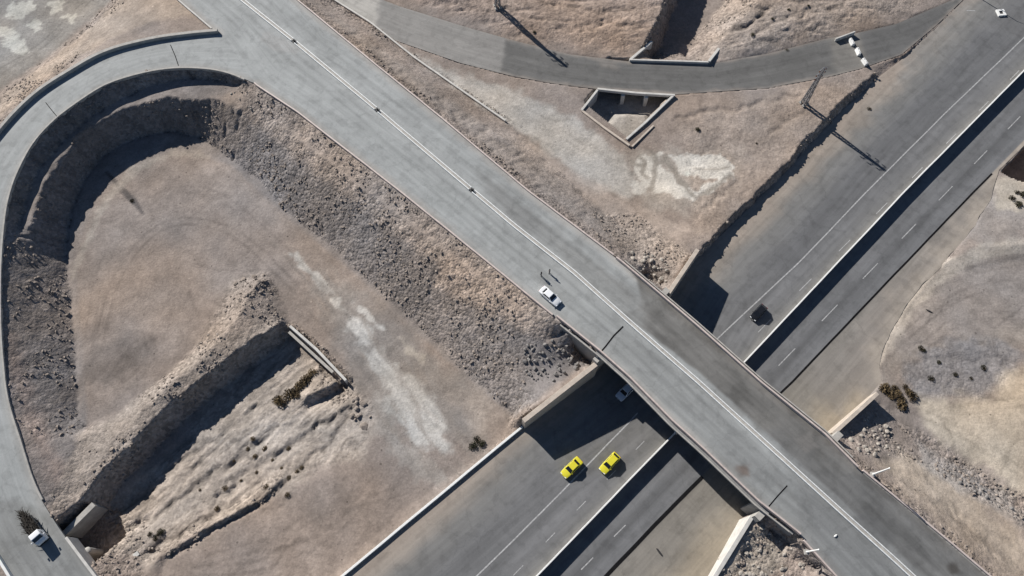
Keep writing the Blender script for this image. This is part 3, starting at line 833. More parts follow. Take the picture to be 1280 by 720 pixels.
def tag(o, label=None, cat=None, group=None, kind=None):
    if label:
        o['label'] = label
    if cat:
        o['category'] = cat
    if group:
        o['group'] = group
    if kind:
        o['kind'] = kind
    return o

def empty(name, loc, rz=0.0, label=None, cat=None, group=None):
    o = bpy.data.objects.new(name, None)
    o.empty_display_size = .5
    o.location = loc
    o.rotation_euler = (0, 0, rz)
    link(o)
    return tag(o, label, cat, group)

def mesh_obj(name, verts, faces, mat, parent=None, smooth_=False):
    me = bpy.data.meshes.new(name)
    me.from_pydata([tuple(map(float, v)) for v in verts], [], [tuple(map(int, f)) for f in faces])
    me.materials.append(mat)
    me.validate()
    if smooth_:
        me.polygons.foreach_set('use_smooth', [True] * len(me.polygons))
    o = bpy.data.objects.new(name, me)
    return link(o, parent)

class MB:
    """collects simple solids into one mesh"""
    def __init__(s):
        s.v, s.f = [], []
    def add(s, v, f):
        k = len(s.v)
        s.v += [tuple(p) for p in v]
        s.f += [tuple(i + k for i in q) for q in f]
    def box(s, c, d, rz=0.0, taper=1.0, taper_y=None):
        ty = taper if taper_y is None else taper_y
        v = []
        for z, kx, ky in ((-1, 1, 1), (1, taper, ty)):
            for sx, sy in ((-1, -1), (1, -1), (1, 1), (-1, 1)):
                x, y = sx * d[0] / 2 * kx, sy * d[1] / 2 * ky
                v.append((c[0] + x * math.cos(rz) - y * math.sin(rz), c[1] + x * math.sin(rz) + y * math.cos(rz), c[2] + z * d[2] / 2))
        s.add(v, [(3, 2, 1, 0), (4, 5, 6, 7), (0, 1, 5, 4), (1, 2, 6, 5), (2, 3, 7, 6), (3, 0, 4, 7)])
    def tube(s, a, b, r0, r1=None, n=8, cap=True):
        r1 = r0 if r1 is None else r1
        a, b = Vector(a), Vector(b)
        d = (b - a).normalized()
        u = d.orthogonal().normalized()
        w = d.cross(u)
        v = []
        for p, r in ((a, r0), (b, r1)):
            for i in range(n):
                t = 2 * math.pi * i / n
                v.append(p + u * (r * math.cos(t)) + w * (r * math.sin(t)))
        f = [(i, (i + 1) % n, n + (i + 1) % n, n + i) for i in range(n)]
        if cap:
            f += [tuple(range(n))[::-1], tuple(range(n, 2 * n))]
        s.add(v, f)
    def ball(s, c, r, n=8, m=6):
        rx, ry, rz = (r, r, r) if isinstance(r, (int, float)) else r
        v = [(c[0], c[1], c[2] - rz)]
        for j in range(1, m):
            ph = -math.pi / 2 + math.pi * j / m
            for i in range(n):
                t = 2 * math.pi * i / n
                v.append((c[0] + rx * math.cos(ph) * math.cos(t), c[1] + ry * math.cos(ph) * math.sin(t), c[2] + rz * math.sin(ph)))
        v.append((c[0], c[1], c[2] + rz))
        f = [(0, 1 + (i + 1) % n, 1 + i) for i in range(n)]
        for j in range(m - 2):
            for i in range(n):
                a = 1 + j * n
                f.append((a + i, a + (i + 1) % n, a + n + (i + 1) % n, a + n + i))
        a = 1 + (m - 2) * n
        f += [(a + i, a + (i + 1) % n, len(v) - 1) for i in range(n)]
        s.add(v, f)
    def build(s, name, mat, parent=None, smooth_=False, bevel=0.0):
        o = mesh_obj(name, s.v, s.f, mat, parent, smooth_)
        if bevel:
            b = o.modifiers.new('bevel', 'BEVEL')
            b.width = bevel
            b.segments = 2
            b.limit_method = 'ANGLE'
        return o

def rel(pts, base):
    return np.array(pts, float) - np.array([base[0], base[1], base[2]])

def prism_wall(mb, line, ztop, zbot, thick, off=0.0):
    """an upright wall along a line; ztop/zbot are numbers or one level per point"""
    line = np.array(line, float)
    n = len(line)
    zt_ = np.broadcast_to(np.asarray(ztop, float), (n,))
    zb_ = np.broadcast_to(np.asarray(zbot, float), (n,))
    l = offset(line, off + thick / 2)
    r = offset(line, off - thick / 2)
    v, f = [], []
    for i in range(n):
        v += [(l[i, 0], l[i, 1], zb_[i]), (r[i, 0], r[i, 1], zb_[i]), (r[i, 0], r[i, 1], zt_[i]), (l[i, 0], l[i, 1], zt_[i])]
    for i in range(n - 1):
        a, b = 4 * i, 4 * (i + 1)
        for k in range(4):
            f.append((a + k, a + (k + 1) % 4, b + (k + 1) % 4, b + k))
    f += [(0, 1, 2, 3)[::-1], tuple(4 * (n - 1) + k for k in range(4))]
    mb.add(v, f)

def rough_line(line, n, amp, seed):
    """resample a line and let it wander a little, as site-cast kerbs and walls do"""
    p, L = resample(line, n)
    s = np.linspace(0, L, n)
    d = amp * fbm(s, s * 0 + seed, 9.0, 3, seed)
    q = p.copy()
    t = np.gradient(p[:, :2], axis=0)
    t /= np.hypot(t[:, 0], t[:, 1])[:, None] + 1e-9
    q[:, 0] -= t[:, 1] * d
    q[:, 1] += t[:, 0] * d
    return q

def wall_thing(name, label, cat, line, ztop, zbot, thick, mat, off=0.0, group=None, bevel=.04):
    mb = MB()
    line = np.array(line, float)
    base = np.array([line[0, 0], line[0, 1], 0.0])
    l2 = line.copy()
    l2[:, :2] -= base[:2]
    prism_wall(mb, l2, ztop, zbot, thick, off)
    o = mb.build(name, mat, None, bevel=bevel)
    o.location = base
    return tag(o, label, cat, group)

# ------------------------------------------------------------------ the ground sheet
def build_ground():
    ny, nx = GX.shape
    co = np.stack([gx, gy, zt], 1).astype(np.float32)
    idx = np.arange(nx * ny).reshape(ny, nx)
    q = np.stack([idx[:-1, :-1], idx[:-1, 1:], idx[1:, 1:], idx[1:, :-1]], -1).reshape(-1, 4)
    me = bpy.data.meshes.new('ground')
    me.vertices.add(len(co))
    me.vertices.foreach_set('co', co.ravel())
    me.loops.add(q.size)
    me.loops.foreach_set('vertex_index', q.ravel().astype(np.int32))
    me.polygons.add(len(q))
    me.polygons.foreach_set('loop_start', np.arange(0, q.size, 4, dtype=np.int32))
    me.update(calc_edges=True)
    me.polygons.foreach_set('use_smooth', np.ones(len(q), bool))
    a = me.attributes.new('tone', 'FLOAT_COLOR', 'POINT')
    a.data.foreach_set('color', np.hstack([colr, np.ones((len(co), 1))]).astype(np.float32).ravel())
    a = me.attributes.new('stony', 'FLOAT', 'POINT')
    a.data.foreach_set('value', np.clip(rough, 0, 1).astype(np.float32))
    me.materials.append(M['ground'])
    o = link(bpy.data.objects.new('ground', me))
    o['kind'] = 'structure'
build_ground()

def ground_z(x, y):
    i = np.clip(np.searchsorted(ax, x) - 1, 0, len(ax) - 2)
    j = np.clip(np.searchsorted(ay, y) - 1, 0, len(ay) - 2)
    Zt = zt.reshape(GX.shape)
    fx = (x - ax[i]) / (ax[i + 1] - ax[i])
    fy = (y - ay[j]) / (ay[j + 1] - ay[j])
    return (Zt[j, i] * (1 - fx) + Zt[j, i + 1] * fx) * (1 - fy) + (Zt[j + 1, i] * (1 - fx) + Zt[j + 1, i + 1] * fx) * fy

# ------------------------------------------------------------------ road surfaces
def strip(name, A, B, N, Mc, colour, mat, skirt=.5, up=0.0):
    """a paved strip between two edge lines; colour(x, y, s, t) gives the pavement's own tone"""
    A, LA = resample(A, N)
    B, LB = resample(B, N)
    t = np.linspace(0, 1, Mc)
    V = A[:, None, :] * (1 - t)[None, :, None] + B[:, None, :] * t[None, :, None]
    V[..., 2] += up
    S = np.linspace(0, (LA + LB) / 2, N)[:, None] * np.ones((1, Mc))
    W = np.hypot(A[:, 0] - B[:, 0], A[:, 1] - B[:, 1])[:, None] * t[None, :]
    c = colour(V[..., 0].ravel(), V[..., 1].ravel(), S.ravel(), W.ravel())
    co = V.reshape(-1, 3)
    idx = np.arange(N * Mc).reshape(N, Mc)
    q = np.stack([idx[:-1, :-1], idx[1:, :-1], idx[1:, 1:], idx[:-1, 1:]], -1).reshape(-1, 4)
    uv = np.stack([S.ravel(), W.ravel()], 1)
    # skirts give the pavement its thickness
    k = len(co)
    ring = np.concatenate([idx[:, 0], idx[-1, 1:], idx[::-1, -1][1:], idx[0, ::-1][1:]])
    low = co[ring].copy()
    low[:, 2] -= skirt
    co = np.vstack([co, low])
    uv = np.vstack([uv, uv[ring]])
    c = np.vstack([c, c[ring]])
    m = len(ring)
    r2 = np.stack([ring[:-1], k + np.arange(m - 1), k + np.arange(1, m), ring[1:]], 1)
    q = np.vstack([q, r2])
    me = bpy.data.meshes.new(name)
    me.from_pydata(co.tolist(), [], q.tolist())
    a = me.attributes.new('tone', 'FLOAT_COLOR', 'POINT')
    a.data.foreach_set('color', np.hstack([np.clip(c, .02, .7), np.ones((len(co), 1))]).astype(np.float32).ravel())
    ul = me.uv_layers.new(name='along')
    li = np.zeros(len(me.loops), np.int32)
    me.loops.foreach_get('vertex_index', li)
    ul.data.foreach_set('uv', uv[li].astype(np.float32).ravel())
    me.materials.append(mat)
    bm = bmesh.new()
    bm.from_mesh(me)
    bmesh.ops.recalc_face_normals(bm, faces=bm.faces)
    up_ = sum(f.normal.z for f in bm.faces)
    if up_ < 0:
        bmesh.ops.reverse_faces(bm, faces=bm.faces)
    bm.to_mesh(me)
    bm.free()
    o = link(bpy.data.objects.new(name, me))
    o['kind'] = 'structure'
    return o

def mixc(c, col, m):
    return c * (1 - m[:, None]) + np.array(col) * m[:, None]

def pmask(x, y, pts, z, feather, nz=0.0, ns=3.0, seed=9):
    s = sdist(x, y, PL(pts, z))
    if nz:
        s = s + 2 * nz * fbm(x, y, ns, 3, seed)
    return sstep(-feather, feather, s)

def col_over(x, y, s, w):
    c = np.tile([.302, .314, .312], (len(x), 1))
    d, _ = seg_dist(x, y, OV_C)
    side = sdist(x, y, np.vstack([OV_C, OV_R[::-1]])) > 0           # the north-east carriageway
    # old dust on the shoulders, polished lanes
    c = c * (1 + .10 * fbm(x, y, 18, 3, 3)[:, None])
    lane = np.exp(-((d - 3.6) / 1.6) ** 2)
    c = c * (1 - .10 * lane * (.6 + .8 * np.clip(fbm(x, y, 25, 2, 4), -.5, .5)))[:, None]
    edge = np.minimum(seg_dist(x, y, OV_R)[0], np.minimum(seg_dist(x, y, OV_L[:3])[0], seg_dist(x, y, OV_L[3:])[0]))
    c = mixc(c, (.31, .285, .26), .55 * (1 - sstep(.2, 1.8, edge + .5 * fbm(x, y, 3, 3, 8))))
    # newer, darker mat on the north-east half from the bridge on
    m = side & True
    m2 = pmask(x, y, [(795, 352), (800, 375), (795, 388), (775, 393), (740, 365), (870, 465), (1000, 580), (1160, 722), (1260, 820), (1360, 800), (1240, 700), (1070, 570), (870, 395), (780, 325)], 7.8, .35, .15)
    c = mixc(c, (.115, .108, .100), .80 * m2 * side)
    m3 = pmask(x, y, [(600, 215), (700, 290), (790, 365), (795, 390), (770, 390), (700, 330), (610, 255)], 7.6, 2.0, 1.2)
    c = mixc(c, (.155, .152, .148), .55 * m3 * side)
    m3b = pmask(x, y, [(690, 300), (740, 330), (800, 375), (795, 388), (770, 392), (712, 342)], 7.6, 1.0, .9)
    c = mixc(c, (.19, .185, .175), .5 * m3b * side)
    # south-east end is greyer on both sides
    m4 = pmask(x, y, [(960, 540), (1000, 700), (1100, 800), (1300, 800), (1100, 600)], 7, 4.0, 2.0)
    c = mixc(c, (.150, .152, .152), .65 * m4)
    m5 = pmask(x, y, [(773, 412), (752, 430), (764, 444), (850, 525), (1000, 680), (1040, 690), (960, 570), (873, 482)], 7.9, .12)
    c = mixc(c, (.215, .220, .217), .6 * m5 * ~side)
    m6 = pmask(x, y, [(560, 300), (700, 300), (800, 380), (790, 480), (740, 450), (640, 352)], 8, 5.0, 2.0)
    c = mixc(c, (.268, .276, .272), .7 * m6)
    pn = fbm(x * .5 - y * .5, (x + y) * 1.1, 5.0, 4, 99)
    c = c * (1 - .22 * sstep(.02, .35, pn) * m2 * side + .16 * sstep(.05, .4, -pn) * m2 * side)[:, None]
    c = c * (1 - .12 * np.exp(-((d - 2.1) / .35) ** 2) - .12 * np.exp(-((d - 4.0) / .35) ** 2) - .10 * np.exp(-((d - 5.6) / .4) ** 2))[:, None]
    # spills and patches
    for q, cc, k in (([(920, 583), (935, 582), (938, 600), (925, 596)], (.13, .09, .07), .7), ([(1184, 706), (1198, 704), (1204, 716), (1190, 718)], (.06, .055, .05), .8),
                     ([(990, 548), (1010, 542), (1022, 560), (1002, 566)], (.20, .19, .18), .5), ([(930, 520), (960, 515), (975, 535), (945, 540)], (.17, .165, .155), .5), ([(1080, 640), (1120, 670), (1110, 690), (1060, 650)], (.11, .112, .114), .5),
                     ([(330, 40), (380, 60), (370, 72), (325, 55)], (.33, .32, .31), .35), ([(890, 490), (930, 520), (925, 528), (888, 500)], (.17, .165, .155), .4)):
        c = mixc(c, cc, k * pmask(x, y, q, 7.5, .5, .5))
    return c

def col_ramp(x, y, s, w):
    c = np.tile([.302, .314, .312], (len(x), 1)) * (1 + .08 * fbm(x, y, 12, 3, 13)[:, None])
    e = seg_dist(x, y, RA_I)[0]
    c = mixc(c, (.30, .285, .265), .4 * (1 - sstep(.2, 1.6, e)))
    m = pmask(x, y, [(-80, 640), (20, 625), (60, 640), (160, 760), (160, 830), (-80, 830)], 3.4, .8, .3)
    return mixc(c, (.185, .188, .184), .7 * m)

def col_small(x, y, s, w):
    c = np.tile([.132, .130, .126], (len(x), 1)) * (1 + .10 * fbm(x, y, 10, 3, 23)[:, None])
    d1, d2 = seg_dist(x, y, SM_N)[0], seg_dist(x, y, SM_S)[0]
    c = c * (1 - .14 * np.exp(-((d1 - 3.2) / 1.2) ** 2) - .10 * np.exp(-((d2 - 2.6) / 1.2) ** 2))[:, None]
    c = mixc(c, (.28, .245, .215), .65 * (1 - sstep(-.2, 1.0, np.minimum(d1, d2) + .7 * fbm(x, y, 4, 3, 18))))
    m = pmask(x, y, [(340, -80), (640, -80), (632, 60), (622, 100), (560, 90), (480, 50)], 2.4, .5, .4)
    c = mixc(c, (.25, .242, .230), .8 * m)
    m = pmask(x, y, [(340, -80), (475, -10), (470, 30), (440, 25)], 2.4, .8, .5)
    c = mixc(c, (.40, .385, .355), .8 * m)
    m = pmask(x, y, [(1035, 40), (1075, 40), (1090, 85), (1045, 100)], 1.2, 1.2, .6)
    c = mixc(c, (.25, .235, .21), .45 * m)
    m = pmask(x, y, [(1070, 30), (1200, -20), (1180, 20), (1128, 66), (1085, 84)], .6, .6, .3)
    c = mixc(c, (.118, .117, .115), .8 * m)
    m = pmask(x, y, [(745, 70), (770, 72), (772, 84), (750, 84)], 2.4, .8, .5)
    return mixc(c, (.22, .20, .18), .5 * m)

W_EDGE = PL([(385, 833), (520, 712), (610, 626), (690, 545), (790, 455), (912, 348), (965, 295), (1050, 203), (1100, 150), (1150, 100), (1215, 30), (1305, -60)], 0)
def col_west(x, y, s, w):
    c = np.tile([.150, .151, .154], (len(x), 1)) * (1 + .10 * fbm(x, y, 15, 3, 33)[:, None])
    d, _ = seg_dist(x, y, W_EDGE)
    out = sdist(x, y, np.vstack([W_EDGE, MED[::-1]]))
    n = fbm(x, y, 7, 4, 43)
    c = mixc(c, (.175, .172, .165), .85 * (1 - sstep(-1.2, 4.0, out + 1.5 * n)))
    c = mixc(c, (.28, .245, .21), .85 * (1 - sstep(-4.2, -.2, out + 2.0 * n)))
    c = mixc(c, (.30, .25, .21), .6 * (1 - sstep(-6.5, -3.0, out + 2.0 * n)))
    dm = seg_dist(x, y, MED)[0]
    c = c * (1 - .14 * np.exp(-((dm - 6.3) / 1.3) ** 2) - .10 * np.exp(-((dm - 9.8) / 1.2) ** 2) + .12 * np.exp(-((dm - 4.2) / .8) ** 2))[:, None]
    c = mixc(c, (.17, .165, .155), .5 * (1 - sstep(.2, 1.5, dm)))
    # repairs: darker mat along the outer lanes to the north-east
    m = pmask(x, y, [(960, 335), (1060, 215), (1160, 110), (1230, 40), (1275, 50), (1190, 130), (1090, 230), (990, 340)], 0, 1.5, .8)
    c = mixc(c, (.11, .112, .117), .5 * m)
    m = pmask(x, y, [(1140, 60), (1200, 0), (1240, 0), (1180, 60), (1120, 110)], 0, 2.0, 1.0)
    c = mixc(c, (.20, .20, .195), .6 * m)
    m = pmask(x, y, [(700, 575), (760, 535), (800, 520), (835, 552), (770, 590)], 0, 2.0, 1.0)
    return mixc(c, (.15, .142, .128), .4 * m)

E_EDGE = PL([(655, 830), (758, 720), (878, 595), (990, 478), (1217, 240), (1290, 165), (1360, 95)], Z_E)
def col_east(x, y, s, w):
    c = np.tile([.150, .152, .157], (len(x), 1)) * (1 + .09 * fbm(x, y, 15, 3, 53)[:, None])
    dm = seg_dist(x, y, E_EDGE)[0]
    out = sdist(x, y, np.vstack([E_EDGE, MED[::-1]]))
    n = fbm(x, y, 6, 4, 63)
    c = c * (1 - .30 * np.exp(-((dm - 3.4) / 1.1) ** 2) * (out > 0) - .10 * np.exp(-((dm - 6.5) / 1.2) ** 2))[:, None]
    sh = np.tile([.200, .186, .165], (len(x), 1))
    sh = mixc(sh, (.28, .24, .185), .85 * sstep(3.5, 10.0, dm + 2 * n))
    m = pmask(x, y, [(1000, 470), (1240, 220), (1300, 160), (1360, 170), (1240, 290), (1160, 380), (1090, 450), (1050, 520)], Z_E, 1.5, .6)
    sh = mixc(sh, (.215, .20, .185), .6 * m)
    er = seg_dist(x, y, E_R[6:])[0]
    sh = mixc(sh, (.235, .212, .19), .9 * (1 - sstep(2.0, 8.0, er + 3 * n)) * (er < 40) + 0.0)
    sh = mixc(sh, (.335, .295, .25), .9 * (1 - sstep(-.5, 4.5, er + 3.5 * n)) * pmask(x, y, [(1090, 480), (1120, 520), (1420, 200), (1330, 60), (1210, 230), (1020, 430)], Z_E, 3.0))
    sh = sh * (1 + .12 * fbm(x, y, 9, 4, 73) + .10 * fbm(x * .3 - y * .3, x + y, 5, 3, 74))[:, None]
    k = (1 - sstep(-.15, .15, out))
    return c * (1 - k[:, None]) + sh * k[:, None]

def snip(pl, a, b):
    return pl
strip('overpass_road', OV_L[:3], np.vstack([OV_R[:1], resample(OV_R, 400)[0][1:2]]), 2, 2, lambda x, y, s, w: np.tile([.24, .24, .24], (len(x), 1)), M['asphalt']) if False else None
# main strip is cut square to its own direction by matching stations on both edges
def station(pl, n, axis_dir=(math.cos(math.radians(-44)), math.sin(math.radians(-44))), lo=None, hi=None):
    s = pl[:, 0] * axis_dir[0] + pl[:, 1] * axis_dir[1]
    t = np.linspace(lo, hi, n)
    return np.stack([np.interp(t, s, pl[:, k]) for k in range(3)], 1)
AXD = (math.cos(math.radians(-44)), math.sin(math.radians(-44)))
_s = lambda pl: pl[:, 0] * AXD[0] + pl[:, 1] * AXD[1]
lo = max(_s(OV_L).min(), _s(OV_R).min())
hi = min(_s(OV_L).max(), _s(OV_R).max())
strip('overpass_road', station(OV_L, 700, AXD, lo, hi), station(OV_R, 700, AXD, lo, hi), 700, 60, col_over, M['asphalt'], skirt=.45)
jA = np.vstack([OV_L[2:3] + np.array([[.6, 0, -.012]]), dz(RA_O[1:], -.012)])
jB = np.vstack([OV_L[3:4] + np.array([[.6, 0, -.012]]), dz(RA_I[1:], -.012)])
strip('slip_road', jA, jB, 500, 24, col_ramp, M['asphalt'], skirt=.45)
def pair_strip(name, A, B, n, m, col, skirt, up=0.0):
    # match stations across the carriageway by direction of travel
    d = (math.cos(math.radians(43.7)), math.sin(math.radians(43.7)))
    sa, sb = A[:, 0] * d[0] + A[:, 1] * d[1], B[:, 0] * d[0] + B[:, 1] * d[1]
    l, h = max(sa.min(), sb.min()), min(sa.max(), sb.max())
    return strip(name, station(A, n, d, l, h), station(B, n, d, l, h), n, m, col, M['asphalt'], skirt, up)
pair_strip('west_carriageway', lev(W_L, 0), lev(MED, 0), 600, 70, col_west, .2)
E_RJ = np.vstack([E_R[:6], rough_line(E_R[6:14], 90, 1.0, 19), E_R[14:]])
pair_strip('east_carriageway', lev(MED, Z_E), lev(E_RJ, Z_E), 600, 70, col_east, .2)
strip('small_road', SM_N, SM_S, 360, 28, col_small, M['asphalt'], skirt=.5)

# ------------------------------------------------------------------ painted lines, all lying on the pavement
def paint_line(mb, line, w, lift=.006):
    line = np.array(line)
    l, r = offset(line, w / 2), offset(line, -w / 2)
    v, f = [], []
    for i in range(len(line)):
        v += [(l[i, 0], l[i, 1], l[i, 2] + lift), (r[i, 0], r[i, 1], r[i, 2] + lift)]
    for i in range(len(line) - 1):
        f.append((2 * i + 1, 2 * i + 3, 2 * i + 2, 2 * i))
    mb.add(v, f)
mk = MB()
for pts, w in (([(560, 755), (640, 677), (700, 617), (787, 527), (797, 516)], .24), ([(855, 466), (900, 420), (1000, 327), (1083, 240), (1180, 143), (1280, 47), (1340, -12)], .24)):
    paint_line(mk, rough_line(PL(pts, 0), 60, .05, 3), w)
tag(mk.build('road_markings', M['worn']), kind='structure')
mk = MB()
def dashes(mb, a, b, n, frac, w, z):
    A, B = np.array(P(*a, z)), np.array(P(*b, z))
    for i in range(n):
        p, q = A + (B - A) * (i / n), A + (B - A) * ((i + frac) / n)
        paint_line(mb, [p, q], w)
dashes(mk, (640, 799), (807, 631), 4, .36, .18, Z_E)
dashes(mk, (916, 516), (1300, 120), 8, .38, .18, Z_E)
dashes(mk, (600, 762), (830, 526), 6, .3, .14, 0)
dashes(mk, (893, 470), (1300, 62), 9, .3, .14, 0)
paint_line(mk, PL([(1208, 13), (1219, 13.5)], 0), .2)
tag(mk.build('lane_dashes', M['worn']), kind='structure')
# tar joints
mk = MB()
paint_line(mk, rough_line(PL([(650, 835), (758, 720), (820, 655), (878, 596)], Z_E), 40, .08, 5), .66, .022)
paint_line(mk, rough_line(PL([(975, 492), (990, 478), (1100, 362), (1217, 240), (1240, 217)], Z_E), 60, .06, 6), .38, .022)
paint_line(mk, PL([(u_, v_, z_over(u_, v_)) for u_, v_ in [(750.5, 440.5), (757, 433), (767, 420), (779, 408)]]), .28, .016)
paint_line(mk, PL([(u_, v_, z_over(u_, v_)) for u_, v_ in [(961, 633), (972, 620), (984, 607)]]), .2, .016)
paint_line(mk, PL([(213, 56, 7.92), (219, 70, 7.92), (223, 82, 7.92)]), .14, .014)
paint_line(mk, PL([(57, 128, 7.72), (64, 137, 7.73), (74, 149, 7.74)]), .14, .014)
tag(mk.build('road_joints', M['seal']), kind='structure')

# ------------------------------------------------------------------ the bridge
def bridge():
    cN = np.array((NW_A + NW_B) / 2)
    base = np.array([cN[0], cN[1], 0.0])
    r = empty('overpass_bridge', base, 0, 'long grey concrete road bridge with rail parapets crossing over the highway', 'bridge')
    def R(a):
        a = np.array(a, float).copy()
        a[:, :3] -= base
        return a
    dAB = (OV_C[9] - OV_C[7])[:2]
    dAB = dAB / np.hypot(*dAB)
    def between(pl, ext):
        """the stretch of a line over the span, ext metres past both abutment faces"""
        p = resample(pl, 600)[0]
        na = np.array([-(NW_B - NW_A)[1], (NW_B - NW_A)[0]])
        na = na / np.hypot(*na)
        if na @ dAB < 0:
            na = -na
        s0 = (p[:, :2] - NW_A[:2]) @ na
        s1 = (p[:, :2] - SE_A[:2]) @ na
        return p[(s0 > -ext) & (s1 < ext)]
    l, rr = between(OV_L, 1.6), between(OV_R, 1.6)
    n = min(len(l), len(rr))
    l, rr = resample(l, 40)[0], resample(rr, 40)[0]
    # deck slab: reaches 1.2 m past the road on both sides
    lo_, ro_ = offset(l, -0.75), offset(rr, 0.75)
    v, f = [], []
    for i in range(40):
        z = (l[i, 2] + rr[i, 2]) / 2
        for p, zz in ((lo_[i], l[i, 2] - .20), (ro_[i], rr[i, 2] - .20), (ro_[i], rr[i, 2] - .50), (lo_[i], l[i, 2] - .50)):
            v.append((p[0] - base[0], p[1] - base[1], zz))
    for i in range(39):
        a, b = 4 * i, 4 * i + 4
        for k in range(4):
            f.append((a + k, a + (k + 1) % 4, b + (k + 1) % 4, b + k))
    f += [(0, 1, 2, 3), (156, 159, 158, 157)]
    mesh_obj('deck', v, f, M['greyc'], r)
    # girders
    for k in range(6):
        t = (k + .75) / 6.5
        g = l * (1 - t) + rr * t
        mb = MB()
        prism_wall(mb, R(g), g[:, 2] - .51, g[:, 2] - 1.75, .55)
        mb.build('girder', M['greyc'], r)
    # parapets run on beyond the span, as far as the photograph shows the rail
    for pl, sgn, ends in ((OV_L, -1, ((697, 397), (1000, 669))), (OV_R, 1, ((772, 323), (1071, 584)))):
        p = resample(pl, 900)[0]
        a, b = P(*ends[0], 7.7), P(*ends[1], 7.3)
        ia = np.argmin(np.hypot(p[:, 0] - a[0], p[:, 1] - a[1]))
        ib = np.argmin(np.hypot(p[:, 0] - b[0], p[:, 1] - b[1]))
        q = rough_line(p[ia:ib], 70, .05, 21 + sgn)
        mb = MB()
        prism_wall(mb, R(q), q[:, 2] + .75, q[:, 2] - .19, .30, -sgn * .05)
        mb.build('parapet', M['pink'], r, bevel=.04)
        q2 = rough_line(p[ia + 6:ib - 6], 70, .05, 41 + sgn)
        mb = MB()
        prism_wall(mb, R(q2), q2[:, 2] + .12, q2[:, 2] - .30, .24, sgn * .72)
        mb.build('edge_ledge', M['concrete'], r, bevel=.03)
    # the side walls that hold the road up where it nears the span
    for pl, sgn, a, b in ((OV_L, -1, (703, 402), (752, 441)), (OV_L, -1, (945, 625), (997, 667)), (OV_R, 1, (790, 339), (838, 380)), (OV_R, 1, (1030, 543), (1072, 585))):
        p = resample(pl, 900)[0]
        a, b = P(*a, 8.4), P(*b, 8.4)
        ia = np.argmin(np.hypot(p[:, 0] - a[0], p[:, 1] - a[1]))
        ib = np.argmin(np.hypot(p[:, 0] - b[0], p[:, 1] - b[1]))
        q = resample(p[ia:ib], 12)[0]
        mb = MB()
        prism_wall(mb, R(q), q[:, 2] - .56, .4, .5, sgn * .35)
        mb.build('side_wall', M['greyc'], r)
    # abutment walls
    for A, B, sg in ((NW_A, NW_B, 1), (SE_A, SE_B, -1)):
        ln = np.array([A, B])
        L = np.hypot(*(B - A)[:2])
        u = (B - A) / L
        ln = np.array([A - u * .2, B + u * .2])
        mb = MB()
        prism_wall(mb, R(ln), np.array([7.6, 7.6]), np.array([-2.3, -2.3]), 1.1, sg * .6)
        mb.build('abutment', M['concrete'], r)
    # pier in the median
    mid = lev(MED[3:5], 0)
    a, b = mid[0], mid[1]
    u = (b - a) / np.hypot(*(b - a)[:2])
    def on(pl):
        s = [(u[0] * (p[1] - a[1]) - u[1] * (p[0] - a[0])) for p in pl]
        for i in range(len(pl) - 1):
            if s[i] * s[i + 1] <= 0:
                t = s[i] / (s[i] - s[i + 1])
                return pl[i] + t * (pl[i + 1] - pl[i])
    p, q = on(OV_L), on(OV_R)
    for k in range(4):
        t = (k + .5) / 4
        c = p * (1 - t) + q * t
        mb = MB()
        mb.tube((c[0] - base[0], c[1] - base[1], -2.0), (c[0] - base[0], c[1] - base[1], 5.9), .55, n=16)
        mb.build('pier_column', M['concrete'], r, smooth_=False)
    mb = MB()
    e = (q - p) / np.hypot(*(q - p)[:2])
    prism_wall(mb, R(np.array([p + e * .6, q - e * .6])), 6.82, 5.85, 1.3)
    mb.build('pier_cap', M['concrete'], r, bevel=.05)
bridge()

# wing walls of the bridge
wall_thing('wing_wall', 'tan capped concrete wing wall beside the dark rubble slope, throwing a wide shadow toward the yellow taxis', 'wall', WW_SW, WW_SW[:, 2], -.5, .9, M['dusty'], .18, 'bridge wing walls')
wall_thing('wing_wall', 'sunlit wing wall north of the bridge whose black shadow fills the highway shoulder', 'wall', WW_NE, WW_NE[:, 2], -.5, .8, M['dusty'], .12, 'bridge wing walls')
wall_thing('wing_wall', 'pale wing wall at the bottom edge of the photo with riprap piled behind it', 'wall', WW_SES, WW_SES[:, 2], Z_E - .5, .7, M['pale'], -.08, 'bridge wing walls')
wall_thing('wing_wall', 'cream wing wall with a triangular shadow and brown shrubs at its far end', 'wall', WW_SEN, WW_SEN[:, 2], Z_E - .5, .7, M['dusty'], -.08, 'bridge wing walls')

# median wall of the highway, retaining the step between the carriageways
wall_thing('median_wall', 'long pale concrete wall between the two highway carriageways with a broad dark shadow', 'wall', rough_line(MED, 140, .06, 77), .95, Z_E - .4, .28, M['whitewash'])
wall_thing('low_wall', 'thin white low wall along the highway shoulder below the taxis', 'wall', rough_line(CURB, 60, .06, 71), .5, -.4, .42, M['whitewash'])
wall_thing('low_wall', 'long thin white kerb wall between the overpass bank and the small road', 'wall', rough_line(KERB_N, 80, .05, 73), 2.85, 1.4, .40, M['pale'])

